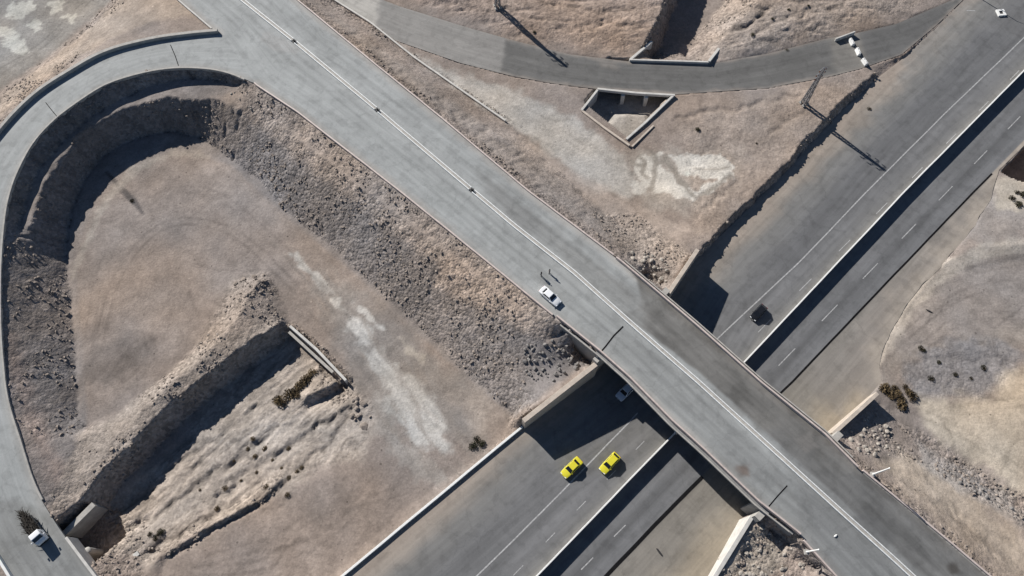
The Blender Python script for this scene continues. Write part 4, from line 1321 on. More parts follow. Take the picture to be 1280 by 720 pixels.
# kerbs along the raised road
def kerb(label, line, side, h=.32, w=.30, mat='pink'):
    q = rough_line(line, 90, .06, int(abs(line[0][0] * 7)) % 50)
    return wall_thing('edge_kerb', label, 'kerb', q, q[:, 2] + h, q[:, 2] - .5, w, M[mat], side * (w / 2 + .02), 'kerbs along the raised roads')
def part_of(pl, a, b, z):
    p = resample(pl, 900)[0]
    a, b = P(*a, z), P(*b, z)
    ia = np.argmin(np.hypot(p[:, 0] - a[0], p[:, 1] - a[1]))
    ib = np.argmin(np.hypot(p[:, 0] - b[0], p[:, 1] - b[1]))
    return p[ia:ib]
kerb('concrete kerb edging the overpass on the side of the long white kerb wall', part_of(OV_R, (302, -58), (770, 321), 7), 1)
kerb('concrete kerb edging the overpass above the gravel bank of the loop', part_of(OV_L, (322, 107), (695, 395), 7), -1)
kerb('concrete kerb running from the bridge rail down past the tan bank on the right', part_of(OV_R, (1075, 588), (1308, 783), 6.6), 1)
kerb('short kerb past the bridge rail at the bottom edge beside a leaning white pole', part_of(OV_L, (1003, 672), (1098, 778), 6.6), -1)
kerb('straight kerb at the top edge left of the overpass, meeting the curved wall', part_of(OV_L, (162, -58), (271, 41), 6.4), -1, .4, .35, 'pale')
q = rough_line(RA_I[1:-22], 120, .06, 12)
kerb('curved kerb on the inner edge of the loop road above the dark bank', RA_I[2:-18], 1, .25, .35, 'concrete')
qo = rough_line(RA_O[:-8], 120, .05, 14)
wall_thing('curved_wall', 'curved blue grey guard wall on the outer edge of the loop road', 'wall', qo, qo[:, 2] + .8, qo[:, 2] - .6, .75, M['concrete'], -.4)
qo = RA_O[-9:]
wall_thing('guard_wall', 'white guard wall at the lower left corner of the photo', 'wall', qo, qo[:, 2] + .8, qo[:, 2] - .6, .45, M['whitewash'], -.25)

# median of the overpass: sections of twin white kerbs with a gravel filled core
def median(label, a, b):
    p = resample(OV_C, 1600)[0]
    A, B = P(*a, z_over(*a)), P(*b, z_over(*b))
    ia = np.argmin(np.hypot(p[:, 0] - A[0], p[:, 1] - A[1]))
    ib = np.argmin(np.hypot(p[:, 0] - B[0], p[:, 1] - B[1]))
    q = rough_line(p[ia:ib], 60, .04, ia)
    r = empty('median_barrier', q[0], 0, label, 'median barrier', 'median barrier sections of the overpass')
    k = q - q[0]
    for s in (1, -1):
        mb = MB()
        prism_wall(mb, k, k[:, 2] + .30, k[:, 2] - .05, .20, s * .34)
        mb.build('kerb', M['white'], r, bevel=.03)
    mb = MB()
    prism_wall(mb, k, k[:, 2] + .14, k[:, 2] - .04, .46, 0)
    mb.build('core', M['concrete'], r)
median('twin white kerb median section at the top edge of the photo', (234, -58), (366.5, 50.5))
median('twin white kerb median section second from the top of the overpass', (369.5, 53.5), (470.5, 136.5))
median('twin white kerb median section ending uphill of the white car', (473.5, 139.5), (588.5, 236.5))
median('longest twin white kerb median section, running over the bridge', (591.5, 239.5), (1209, 781))
for i, (u, v, lab) in enumerate(((368, 52, 'dark post stub in the median gap nearest the top edge'), (472, 138, 'dark post stub in the middle gap of the overpass median'), (590, 238, 'dark post stub in the median gap nearest the white car'))):
    c = P(u, v, z_over(u, v))
    r = empty('post_stub', c, 0, lab, 'post stub', 'post stubs in the median gaps')
    mb = MB(); mb.box((0, 0, .06), (.75, .75, .12)); mb.build('base_plate', M['darksteel'], r, bevel=.02)
    mb = MB(); mb.tube((0, 0, .12), (0, 0, .75), .2, .17, 14); mb.build('post', M['darksteel'], r)

# ------------------------------------------------------------------ culverts
def culvert_sw():
    a, b = np.array(P(84, 672, 3.3)), np.array(P(141, 748, 2.9))
    base = a * np.array([1, 1, 0])
    r = empty('road_culvert', base, 0, 'multi cell culvert carrying the loop road over the shaded channel', 'culvert')
    ln = np.array([a, b]) - base
    mb = MB(); prism_wall(mb, ln, [3.75, 3.35], [.4, .2], .45, 0); mb.build('headwall', M['pale'], r, bevel=.04)
    u = (ln[1] - ln[0]) / np.hypot(*(ln[1] - ln[0])[:2])
    nrm = np.array([u[1], -u[0], 0])
    if nrm[0] < 0:
        nrm = -nrm
    L = np.hypot(*(ln[1] - ln[0])[:2])
    for t in (.22, .55, .86):
        c = ln[0] + u * (t * L)
        mb = MB()
        ang = math.atan2(nrm[1], nrm[0])
        mb.box((c[0] - nrm[0] * 2.5, c[1] - nrm[1] * 2.5, -1.9), (5.4, 1.1, 4.6), ang)
        e = c + nrm * .9
        mb.tube((c[0] + nrm[0] * .25, c[1] + nrm[1] * .25, -4.2), (c[0] + nrm[0] * .25, c[1] + nrm[1] * .25, .45), .62, .62, 14)
        mb.ball((c[0] + nrm[0] * .3, c[1] + nrm[1] * .3, .4), (.62, .62, .3), 14, 8)
        mb.build('pier', M['concrete'], r)
    mb = MB()
    prism_wall(mb, ln + nrm * -5.6, .5, -4.2, .4)
    mb.build('rear_wall', M['greyc'], r)
culvert_sw()
WC1 = PL([(84, 669, .6), (121, 632, .2)])
wall_thing('culvert_wall', 'slanting pale culvert wing wall right of the truck, its grey face half in shadow', 'wall', WC1, [1.3, .9], -4.2, 1.0, M['concrete'], .3, 'culvert wing walls')
WC2 = PL([(131, 724, .2), (174, 691, -.4)])
wall_thing('culvert_wall', 'short pale culvert wall at the bottom edge left of the open dirt', 'wall', WC2, [.5, -.1], -4.2, .8, M['pale'], 0, 'culvert wing walls')

def head_ne():
    base = NE_HEAD[0] * np.array([1, 1, 0])
    r = empty('headwall', base, 0, 'straight concrete headwall at the upper end of the shaded channel', 'headwall')
    k = NE_HEAD - base
    mb = MB(); prism_wall(mb, k, .45, -3.9, .5, .1); mb.build('wall', M['pale'], r, bevel=.04)
    mb = MB(); prism_wall(mb, k[:2] * [1, 1, 0] + (k[2] - k[0]) * np.array([[0.0], [.32]]), -1.1, -1.5, .55, -.75); mb.build('ledge', M['concrete'], r, bevel=.04)
head_ne()

def culvert_n():
    a, b = np.array(P(747, 110, 2.7)), np.array(P(844, 118, 2.7))
    base = a * np.array([1, 1, 0])
    r = empty('road_culvert', base, 0, 'three cell box culvert under the small road with a pale parapet and open pit', 'culvert')
    ln = np.array([a, (a + b) / 2 + np.array([0, -.25, 0]), b]) - base
    mb = MB(); prism_wall(mb, ln, 2.55, 1.85, .5, 0); mb.build('parapet', M['pale'], r, bevel=.04)
    d = b - a
    L = np.hypot(*d[:2])
    u = d / L
    n = np.array([u[1], -u[0], 0])
    for t in (.34, .64):
        c = (a - base) + u * (t * L) + n * .1
        mb = MB()
        ang = math.atan2(n[1], n[0])
        mb.box((c[0] - n[0] * 1.9, c[1] - n[1] * 1.9, -.25), (5.6, .8, 4.2), ang)
        mb.build('pier', M['pale'], r)
    mb = MB(); prism_wall(mb, np.array([a - base - n * 4.8, b - base - n * 4.8]), 1.5, -2.4, .3); mb.build('rear_wall', M['greyc'], r)
    for pts, zt2, mt in ((((747, 112, 2.5), (727, 138, 1.9)), [2.5, 2.05], 'pale'), (((727, 138, 1.9), (756, 160, 1.9), (787, 182, 1.8)), [2.0, 2.0, 1.95], 'dusty'), (((842, 119, 2.4), (808, 152, 2.0), (783, 174, 1.8)), [2.5, 2.15, 1.9], 'pale')):
        q = PL(pts) - base
        mb = MB(); prism_wall(mb, q, zt2, -2.2, .5, 0); mb.build('side_wall', M[mt], r, bevel=.04)
    mb = MB(); prism_wall(mb, PL(((817, 157, 1.8), (790, 183, 1.8))) - base, [1.9, 1.8], .2, .4); mb.build('outer_kerb', M['dusty'], r, bevel=.04)
culvert_n()

def culvert_north_face():
    a, b = np.array(P(787, 74, 2.7)), np.array(P(886, 77, 2.7))
    base = a * np.array([1, 1, 0])
    r = empty('culvert_parapet', base, 0, 'white culvert parapet with two splayed wings above the northern gully', 'parapet')
    mb = MB(); prism_wall(mb, np.array([a, b]) - base, 2.65, -2.4, .40); mb.build('parapet', M['pale'], r, bevel=.04)
    for pts, z in ((((788, 74, 2.6), (815, 51, 2.2)), [2.6, 2.1]), (((886, 77, 2.6), (901, 57, 2.2)), [2.8, 2.0])):
        q = PL(pts) - base
        mb = MB(); prism_wall(mb, q, z, -2.6, .6); mb.build('wing', M['pale'], r, bevel=.04)
culvert_north_face()
wall_thing('culvert_wall', 'short thin wall by the white barrier blocks on the small road', 'wall', PL([(1044, 50, 1.5), (1068, 41, 1.5)]), 2.0, .2, .32, M['pale'], 0, 'culvert wing walls')

# barrier blocks across the small road: three whitewashed concrete units
for i, ((u, v), (u2, v2), lab) in enumerate((((1061.5, 47), (1068, 57.5), 'white concrete barrier block nearest the thin wall'), ((1070.5, 58.5), (1075.5, 70), 'middle one of the three white barrier blocks'), ((1077.5, 71.5), (1085, 82), 'white barrier block nearest the road edge and scarp'))):
    a, b = np.array(P(u, v, 1.4)), np.array(P(u2, v2, 1.4))
    c = (a + b) / 2
    ang = math.atan2(b[1] - a[1], b[0] - a[0])
    L = np.hypot(*(b - a)[:2]) * .66
    zz = float(ground_z(c[0], c[1])) + .24
    r = empty('barrier_block', (c[0], c[1], zz), ang, lab, 'barrier', 'barrier blocks across the small road')
    prof = [(-.42, 0), (.42, 0), (.42, .2), (.34, .40), (.26, .85), (-.26, .85), (-.34, .40), (-.42, .2)]
    v = [(sx * L / 2, y, z) for sx in (-1, 1) for y, z in prof]
    f = [tuple(range(8))[::-1], tuple(range(8, 16))] + [(k, (k + 1) % 8, 8 + (k + 1) % 8, 8 + k) for k in range(8)]
    o = mesh_obj('block', v, f, M['whitewash'], r)
    bv = o.modifiers.new('bevel', 'BEVEL'); bv.width = .05; bv.segments = 2
    for s in (-1, 1):
        mb = MB(); mb.box((s * L * .28, 0, .89), (.25, .12, .1)); mb.build('lifting_loop', M['steel'], r)

# ------------------------------------------------------------------ pylons and poles
def pylon(loc, h, label, rz=.5):
    r = empty('lattice_pylon', loc, rz, label, 'pylon', 'lattice power pylons')
    b0, b1 = .52, .15
    def corner(sx, sy, z):
        k = b0 + (b1 - b0) * z / h
        return (sx * k, sy * k, z)
    for sx in (-1, 1):
        for sy in (-1, 1):
            mb = MB(); mb.tube(corner(sx, sy, -.6), corner(sx, sy, h), .15, .10, 5); mb.build('leg', M['steel'], r)
    mb = MB()
    lv = [0, .16, .31, .45, .58, .70, .80, .89, 1.0]
    for z0, z1 in zip(lv[:-1], lv[1:]):
        for (a, b) in (((-1, -1), (1, -1)), ((1, -1), (1, 1)), ((1, 1), (-1, 1)), ((-1, 1), (-1, -1))):
            mb.tube(corner(*a, z0 * h), corner(*b, z1 * h), .085, n=4)
            mb.tube(corner(*b, z0 * h), corner(*a, z1 * h), .085, n=4)
            mb.tube(corner(*a, z1 * h), corner(*b, z1 * h), .045, n=4)
    mb.build('bracing', M['steel'], r)
    for z, w in ((h - .4, .9), (h - 1.6, 1.2), (h - 2.8, 1.0)):
        mb = MB()
        for s in (-1, 1):
            mb.tube((-w, s * .14, z), (w, s * .14, z), .05, n=4)
            mb.tube((s * w, 0, z), (0, 0, z + .5), .04, n=4)
            mb.tube((s * w, -.14, z), (s * w, .14, z), .045, n=4)
        mb.build('crossarm', M['steel'], r)
        for s in (-1, 1):
            mb = MB()
            for k in range(4):
                mb.tube((s * w * .93, 0, z - .12 - k * .12), (s * w * .93, 0, z - .18 - k * .12), .13, .07, 8)
            mb.build('insulator', M['insul'], r)
    for sx in (-1, 1):
        for sy in (-1, 1):
            mb = MB(); mb.box((sx * b0, sy * b0, .0), (.6, .6, .5)); mb.build('footing', M['concrete'], r)
p = P(1006, 127, 2.4)
pylon((p[0], p[1], float(ground_z(p[0], p[1]))), 11.6, 'dark lattice pylon beside the shaded scarp, its long shadow reaching onto the highway')
p = P(622, 9, 3.2)
pylon((p[0], p[1], float(ground_z(p[0], p[1]))), 12.5, 'lattice pylon at the top edge of the photo with its shadow reaching the small road', .3)

def pole(loc, h, label):
    r = empty('white_pole', loc, 0, label, 'pole', 'white poles at the bridge end')
    mb = MB(); mb.tube((0, 0, 0), (0, 0, h), .15, .10, 12); mb.build('shaft', M['whitepaint'], r)
    mb = MB(); mb.box((0, 0, .1), (.8, .8, .24)); mb.build('base', M['concrete'], r, bevel=.03)
    mb = MB(); mb.tube((0, 0, h), (0, 0, h + .12), .14, .05, 12); mb.build('cap', M['whitepaint'], r)
z_ = z_over(1090, 592)
p = P(1091, 593, z_); pole((p[0], p[1], z_ - .1), 6.0, 'white pole standing outside the kerb at the end of the cream wing wall slope')
z_ = z_over(1010, 690)
p = P(1008, 690, z_); pole((p[0], p[1], z_ - .1), 5.2, 'white pole by the bridge rail end at the bottom edge of the photo')

# hollow square planter block on the highway verge, top right
p = P(1252.5, 14.5, .6)
r = empty('concrete_block', (p[0], p[1], .0), .1, 'white square concrete block with a dark hole, on the highway at top right', 'concrete block')
mb = MB()
for s in (-1, 1):
    mb.box((s * .72, 0, .2), (.46, 1.9, .4)); mb.box((0, s * .72, .2), (.98, .46, .4))
mb.build('ring', M['whitewash'], r)
mb = MB(); mb.box((0, 0, .12), (.97, .97, .2)); mb.build('core', M['dark'], r)  # near-black plug stands in for the shade inside the hole
# street lamp whose foot stands out of frame and whose shadow reaches in
p = P(1214, -9, .0)
r = empty('street_lamp', (p[0], p[1], 0), -.4, 'tall grey street lamp beyond the top edge, casting the thin line toward the white block', 'street lamp')
mb = MB(); mb.tube((0, 0, 0), (0, 0, 7.5), .14, .08, 10); mb.build('post', M['steel'], r)
mb = MB(); mb.tube((0, 0, 7.4), (1.5, 0, 7.9), .06, .05, 8); mb.build('arm', M['steel'], r)
mb = MB(); mb.box((1.8, 0, 7.9), (.8, .3, .14), 0, .8); mb.build('lamp_head', M['darksteel'], r)

# ------------------------------------------------------------------ vehicles
def loft(name, stations, mat, parent, bevel=0.0):
    """a body from cross sections; each station is (x, [(half width, z) from bottom centre up to top centre])"""
    v, f = [], []
    for x, prof in stations:
        ring = [(x, y, z) for y, z in prof] + [(x, -y, z) for y, z in prof[::-1]]
        v += ring
    n = len(stations[0][1]) * 2
    for i in range(len(stations) - 1):
        for k in range(n):
            a, b = i * n, (i + 1) * n
            f.append((a + k, a + (k + 1) % n, b + (k + 1) % n, b + k))
    f += [tuple(range(n)), tuple((len(stations) - 1) * n + k for k in range(n))[::-1]]
    me = bpy.data.meshes.new(name)
    me.from_pydata(v, [], f)
    bm = bmesh.new(); bm.from_mesh(me)
    bmesh.ops.remove_doubles(bm, verts=bm.verts, dist=.0005)
    bmesh.ops.recalc_face_normals(bm, faces=bm.faces)
    bm.to_mesh(me); bm.free()
    me.materials.append(mat)
    me.polygons.foreach_set('use_smooth', [True] * len(me.polygons))
    o = link(bpy.data.objects.new(name, me), parent)
    b = o.modifiers.new('bevel', 'BEVEL'); b.width = .05; b.segments = 2; b.limit_method = 'ANGLE'; b.angle_limit = .6
    b = o.modifiers.new('weighted', 'WEIGHTED_NORMAL')
    return o

def wheel(parent, x, y, r=.31, w=.2):
    mb = MB(); s = 1 if y > 0 else -1
    mb.tube((x, y - w / 2, r), (x, y + w / 2, r), r, n=22)
    t = mb.build('wheel', M['tyre'], parent, bevel=.03)
    mb = MB(); mb.tube((x, y + s * (w / 2 - .02), r), (x, y + s * (w / 2 + .012), r), r * .64, n=18); mb.build('rim', M['rim'], t)

def panel(name, pts, mat, parent, out, th=.012):
    """a pane laid on a body face"""
    pts = [Vector(p) for p in pts]
    n = (pts[1] - pts[0]).cross(pts[2] - pts[0]).normalized()
    if n.dot(Vector(out)) < 0:
        n = -n
    v = [p - n * .03 for p in pts] + [p + n * th for p in pts]
    k = len(pts)
    f = [tuple(range(k))[::-1], tuple(range(k, 2 * k))] + [(i, (i + 1) % k, k + (i + 1) % k, k + i) for i in range(k)]
    return mesh_obj(name, v, f, mat, parent)

def lerp(a, b, t):
    return tuple(a[i] + (b[i] - a[i]) * t for i in range(3))

def face_panel(name, c00, c10, c11, c01, u0, u1, v0, v1, mat, parent, out, **k):
    def q(u, v):
        return lerp(lerp(c00, c10, u), lerp(c01, c11, u), v)
    return panel(name, [q(u0, v0), q(u1, v0), q(u1, v1), q(u0, v1)], mat, parent, out, **k)

def car(name, loc, rz, paint_mat, label, L=4.45, W=1.70, H=1.42, style='sedan', pitch=0.0, group=None):
    r = empty(name, loc, rz, label, 'car', group)
    hw = W / 2
    f, b = L / 2, -L / 2
    belt = .86
    def sec(k, zb, zbelt, ztop, wt):
        return [(0, zb), (hw * k * .88, zb), (hw * k, zb + .14), (hw * k, .58), (hw * k * .975, zbelt - .04), (hw * k * wt, zbelt), (hw * k * wt * .5, ztop), (0, ztop)]
    rear_deck = belt + .04 if style == 'sedan' else belt + .01
    st = [(b, sec(.86, .34, .70, .72, .8)), (b + .10, sec(.94, .24, .86, .89, .86)), (b + .5, sec(1.0, .20, .90, rear_deck + .01, .9)), (-.9, sec(1.0, .19, .91, .93, .92)), (.2, sec(1.0, .19, .90, .92, .92)),
          (.85, sec(1.0, .19, .88, .91, .9)), (f - .8, sec(.99, .20, .80, .85, .86)), (f - .25, sec(.93, .22, .70, .75, .82)), (f - .04, sec(.84, .26, .60, .64, .78)), (f, sec(.78, .34, .52, .55, .75))]
    loft('body', st, paint_mat, r)
    # greenhouse
    if style == 'sedan':
        x0, x1, x2, x3 = b + .62, b + 1.25, .30, 1.02
    elif style == 'hatch':
        x0, x1, x2, x3 = b + .18, b + .75, .32, 1.05
    else:
        x0, x1, x2, x3 = b + .12, b + .45, .55, 1.15
    wb, wt = hw * .90, hw * .72
    zb, zr = .86, H
    c = [(x0, -wb, zb), (x3, -wb, zb - .02), (x3, wb, zb - .02), (x0, wb, zb), (x1, -wt, zr - .02), (x2, -wt, zr), (x2, wt, zr), (x1, wt, zr - .02)]
    o = mesh_obj('roof', c, [(3, 2, 1, 0), (4, 5, 6, 7), (0, 1, 5, 4), (1, 2, 6, 5), (2, 3, 7, 6), (3, 0, 4, 7)], paint_mat, r)
    bv = o.modifiers.new('bevel', 'BEVEL'); bv.width = .06; bv.segments = 3
    g = M['glass']
    face_panel('windscreen', c[1], c[2], c[6], c[5], .06, .94, .06, .90, g, r, (1, 0, .5))
    face_panel('rear_window', c[0], c[3], c[7], c[4], .08, .92, .12, .88, g, r, (-1, 0, .5))
    for s, (p0, p1, p2, p3) in ((-1, (c[0], c[1], c[5], c[4])), (1, (c[3], c[2], c[6], c[7]))):
        face_panel('side_window', p0, p1, p2, p3, .12, .48, .14, .86, g, r, (0, s, .3))
        face_panel('side_window', p0, p1, p2, p3, .52, .88, .14, .86, g, r, (0, s, .3))
    for x in (f - .85, b + .85):
        for s in (-1, 1):
            wheel(r, x, s * (hw - .11))
    for s in (-1, 1):
        mb = MB(); mb.box((f - .10, s * hw * .60, .60), (.16, .36, .13)); mb.build('headlight', M['lampw'], r, bevel=.02)
        mb = MB(); mb.box((b + .06, s * hw * .66, .72), (.10, .32, .16)); mb.build('tail_light', M['lampr'], r, bevel=.02)
        mb = MB(); mb.box((.78, s * (hw + .07), .90), (.10, .17, .12)); mb.build('mirror', paint_mat, r, bevel=.02)
        for x in (-.62, .42):
            mb = MB(); mb.box((x, s * hw * 1.0, .72), (.16, .03, .03)); mb.build('door_handle', M['plastic'], r)
    for x, s in ((f - .0, 1), (b, -1)):
        mb = MB(); mb.box((x - s * .06, 0, .38), (.16, W * .86, .17)); o = mb.build('bumper', M['plastic'] if style != 'sedan' else paint_mat, r, bevel=.04)
        mb = MB(); mb.box((x + s * .025, 0, .40), (.02, .5, .11)); mb.build('number_plate', M['plate'], o)
    mb = MB(); mb.box((f - .03, 0, .57), (.06, W * .36, .10)); mb.build('grille', M['plastic'], r)
    return r

def heading(p, q, z):
    a, b = P(*p, z), P(*q, z)
    return math.atan2(b[1] - a[1], b[0] - a[0])

def on_road(u, v, z):
    return P(u, v, z)
zc = z_over(688, 369)
c = P(687.5, 371, zc + .3)
car('white_car', (c[0], c[1], zc), heading((660, 345), (720, 397), zc), M['carwhite'], 'white sedan parked on the overpass beside two standing people', L=4.5, W=1.74, style='sedan')
c = P(714.5, 584.5, .5)
car('yellow_taxi', (c[0], c[1], .002), heading((730, 569), (700, 598), 0), M['caryellow'], 'yellow taxi on the left, nearer the low white wall', L=4.35, W=1.72, style='sedan', group='yellow taxis')
c = P(762, 579, .5)
car('yellow_taxi', (c[0], c[1], .002), heading((778, 562), (748, 594), 0), M['caryellow'], 'yellow taxi on the right, nearer the median wall', L=4.35, W=1.72, style='hatch', group='yellow taxis')
c = P(948, 391, .5)
car('black_car', (c[0], c[1], .002), heading((965, 374), (935, 406), 0), M['carblack'], 'black car alone on the highway beyond the bridge', L=3.9, W=1.68, H=1.5, style='hatch')
c = P(783, 488, .6)
car('grey_car', (c[0], c[1], .002), heading((800, 471), (770, 501), 0), M['carsilver'], 'pale grey car half hidden in the shade under the bridge', L=4.6, W=1.8, H=1.75, style='van')

def truck():
    z = 3.35
    c = P(44, 664, z + 1)
    hd = heading((20, 632), (70, 700), z)
    r = empty('flatbed_truck', (c[0], c[1], z), hd, 'small white cab truck loaded with dark brushwood on the loop road', 'truck')
    st = lambda k, z0, z1, w: [(0, z0), (w * .92, z0), (w, z0 + .2), (w, z1 - .9), (w * .9, z1 - .08), (w * .8, z1), (0, z1)]
    loft('cab', [(.55, st(1, .55, 2.25, .92)), (.75, st(1, .5, 2.35, .95)), (1.5, st(1, .5, 2.32, .95)), (2.0, st(1, .5, 1.75, .94)), (2.35, st(1, .5, 1.55, .92)), (2.5, st(1, .6, 1.4, .86))], M['carwhite'], r)
    panel('windscreen', [(1.62, -.72, 2.24), (1.62, .72, 2.24), (2.02, .8, 1.76), (2.02, -.8, 1.76)], M['glass'], r, (1, 0, 1), .02)
    for s in (-1, 1):
        panel('side_window', [(.95, s * .91, 1.6), (1.6, s * .91, 1.6), (1.45, s * .82, 2.15), (.95, s * .82, 2.15)], M['glass'], r, (0, s, 0), .03)
        mb = MB(); mb.box((2.48, s * .62, .95), (.12, .3, .18)); mb.build('headlight', M['lampw'], r, bevel=.02)
        mb = MB(); mb.box((1.75, s * 1.13, 1.75), (.12, .28, .3)); mb.build('mirror', M['carwhite'], r, bevel=.02)
    mb = MB(); mb.box((2.5, 0, .58), (.2, 1.8, .22)); mb.build('bumper', M['plastic'], r, bevel=.03)
    mb = MB(); mb.box((-1.15, 0, .95), (3.3, 1.9, .16)); bed = mb.build('bed', M['truckbed'], r, bevel=.02)
    for s in (-1, 1):
        mb = MB(); mb.box((-1.15, s * .93, 1.25), (3.3, .05, .44)); mb.build('side_board', M['truckbed'], bed)
    mb = MB(); mb.box((-.3, 0, .62), (5.2, .8, .3)); mb.build('chassis', M['darksteel'], r)
    for x in (1.6, -1.9):
        for s in (-1, 1):
            wheel(r, x, s * .83, .40, .26)
    # brushwood load: its own thing, lying on the bed
    rn = random.Random(4)
    mb = MB()
    for i in range(420):
        t = rn.random()
        x = .45 - t * 4.6
        w = .95 * (1 - .75 * max(0, t - .35) / .65)
        hgt = 1.35 * (1 - .55 * t)
        y = rn.uniform(-w, w)
        zz = 1.05 + rn.random() * hgt * (1 - .45 * (y / (w + .01)) ** 2)
        a = rn.gauss(math.pi, .45)
        l = rn.uniform(.5, 1.5)
        mb.tube((x, y, zz), (x + l * math.cos(a), y + l * math.sin(a), zz + rn.gauss(0, .18)), rn.uniform(.03, .08), .012, 4)
    for i in range(24):
        t = i / 24
        w = .75 * (1 - .75 * max(0, t - .35) / .65)
        mb.ball((.25 - t * 3.6, rn.uniform(-.15, .15), 1.45 - .25 * t), (.5, w, .62 * (1 - .45 * t)), 9, 6)
    o = mb.build('brushwood_load', M['brush'])
    o.location = (c[0], c[1], z)
    o.rotation_euler = (0, 0, hd)
    tag(o, 'dark bundle of brushwood tapering off the back of the white cab truck', 'load')
truck()

# ------------------------------------------------------------------ people
def person(loc, rz, label, shirt, trousers, pose):
    r = empty('person', loc, rz, label, 'person', 'people standing beside the white car')
    def cap(mb, a, b, r0, r1):
        mb.tube(a, b, r0, r1, 12)
        mb.ball(a, r0, 12, 8); mb.ball(b, r1, 12, 8)
    sh, el, wr = {}, {}, {}
    J = dict(hipw=.095, shw=.185)
    foot = pose['feet']
    body, top, leg = MB(), MB(), MB()
    # legs
    ank = []
    for i, s in enumerate((-1, 1)):
        fx, fy = foot[i]
        hip = (0, s * J['hipw'], .90); kn = (fx * .45 + .03, s * .10 + fy * .4, .48); an = (fx, s * .11 + fy, .09)
        for mb, e in ((body, 0), (leg, .016)):
            cap(mb, hip, kn, .082 + e, .058 + e); cap(mb, kn, (an[0], an[1], an[2] + (.0 if e == 0 else .03)), .055 + e, .038 + e * 1.6)
        ank.append(an)
    leg.ball((0, 0, .93), (.125, .175, .11), 14, 10)
    body.ball((0, 0, .95), (.11, .16, .13), 14, 10)
    # torso, neck, head
    for mb, e in ((body, 0), (top, .018)):
        mb.ball((0, 0, 1.10), (.105 + e, .150 + e, .20), 16, 10); mb.ball((.005, 0, 1.29), (.115 + e, .172 + e, .17), 16, 10)
        cap(mb, (0, -.15, 1.40), (0, .15, 1.40), .058 + e, .058 + e)
    cap(body, (0, 0, 1.40), (.015, 0, 1.54), .052, .05)
    body.ball((.02, 0, 1.635), (.098, .076, .118), 18, 14)
    body.ball((.045, 0, 1.575), (.06, .055, .05), 12, 8)            # jaw
    body.ball((.118, 0, 1.625), (.020, .014, .024), 8, 6)           # nose
    for s in (-1, 1):
        body.ball((.0, s * .078, 1.625), (.018, .012, .03), 8, 6)   # ears
    for i, s in enumerate((-1, 1)):
        S = (0, s * .185, 1.40)
        E = pose['elbow'][i]; Wp = pose['wrist'][i]
        for mb, e in ((body, 0), (top, .016)):
            cap(mb, S, E, .048 + e, .038 + e)
            if e:
                cap(mb, E, lerp(E, Wp, .85), .036 + e, .028 + e)
            else:
                cap(mb, E, Wp, .037, .026)
        d = (Vector(Wp) - Vector(E)).normalized()
        side = Vector((0, 1, 0)).cross(d)
        side = side.normalized() if side.length > .1 else Vector((1, 0, 0))
        palm = Vector(Wp) + d * .055
        cap(body, tuple(Vector(Wp)), tuple(palm + d * .03), .027, .032)
        nrm = d.cross(side).normalized()
        for k, ln in enumerate((.068, .078, .073, .056)):
            o_ = side * ((k - 1.5) * .0195)
            a = palm + d * .035 + o_
            m_ = a + d * ln * .55 + nrm * (-.008 * s)
            e_ = m_ + d * ln * .4 + nrm * (-.022 * s)
            cap(body, tuple(a), tuple(m_), .0095, .009); cap(body, tuple(m_), tuple(e_), .009, .0075)
        a = palm - d * .01 + side * .03
        m_ = a + side * .025 + d * .03
        cap(body, tuple(a), tuple(m_), .012, .011); cap(body, tuple(m_), tuple(m_ + d * .03), .011, .008)
    def fuse(mb, name, mat, parent, vox):
        o = mb.build(name, mat, parent, smooth_=True)
        md = o.modifiers.new('remesh', 'REMESH'); md.mode = 'VOXEL'; md.voxel_size = vox; md.use_smooth_shade = True
        md = o.modifiers.new('smooth', 'SMOOTH'); md.factor = .5; md.iterations = 3
        return o
    body_o = fuse(body, 'body', M['skin'], r, .0075)
    fuse(top, 'shirt', shirt, r, .012)
    fuse(leg, 'trousers', trousers, r, .012)
    h = MB(); h.ball((.005, 0, 1.665), (.108, .088, .108), 18, 12); h.ball((-.035, 0, 1.63), (.075, .084, .09), 14, 10)
    fuse(h, 'hair', M['hair'], r, .010)
    for s in (-1, 1):
        e = MB(); e.ball((.107, s * .031, 1.645), (.012, .014, .009), 8, 6); e.build('eye', M['dark'], r, smooth_=True)
    e = MB(); e.ball((.100, 0, 1.572), (.012, .026, .007), 8, 6); e.build('mouth', M['cloth_grey'], r, smooth_=True)
    for i, an in enumerate(ank):
        m_ = MB(); m_.ball((an[0] + .07, an[1], .045), (.135, .048, .05), 14, 8); m_.ball((an[0], an[1], .075), (.06, .047, .065), 12, 8)
        fuse(m_, 'shoe', M['shoe'], r, .010)
    return r
pa = dict(feet=((.02, 0), (-.05, .02)), elbow=((-.02, -.26, 1.13), (-.02, .26, 1.13)), wrist=((.08, -.26, .90), (.07, .27, .89)))
pb = dict(feet=((-.03, -.01), (.06, 0)), elbow=((-.05, -.27, 1.13), (.02, .27, 1.12)), wrist=((.10, -.20, .93), (.22, .20, 1.10)))
c = P(676.3, 345, z_over(677, 345))
person((c[0], c[1], c[2] + .002), math.radians(-25), 'person in dark clothes standing behind the trunk of the white car', M['cloth_dark'], M['cloth_black'], pa)
c = P(686.8, 341.5, z_over(687, 341))
person((c[0], c[1], c[2] + .002), math.radians(190), 'person in grey and black nearer the white median kerbs', M['cloth_grey'], M['cloth_dark'], pb)

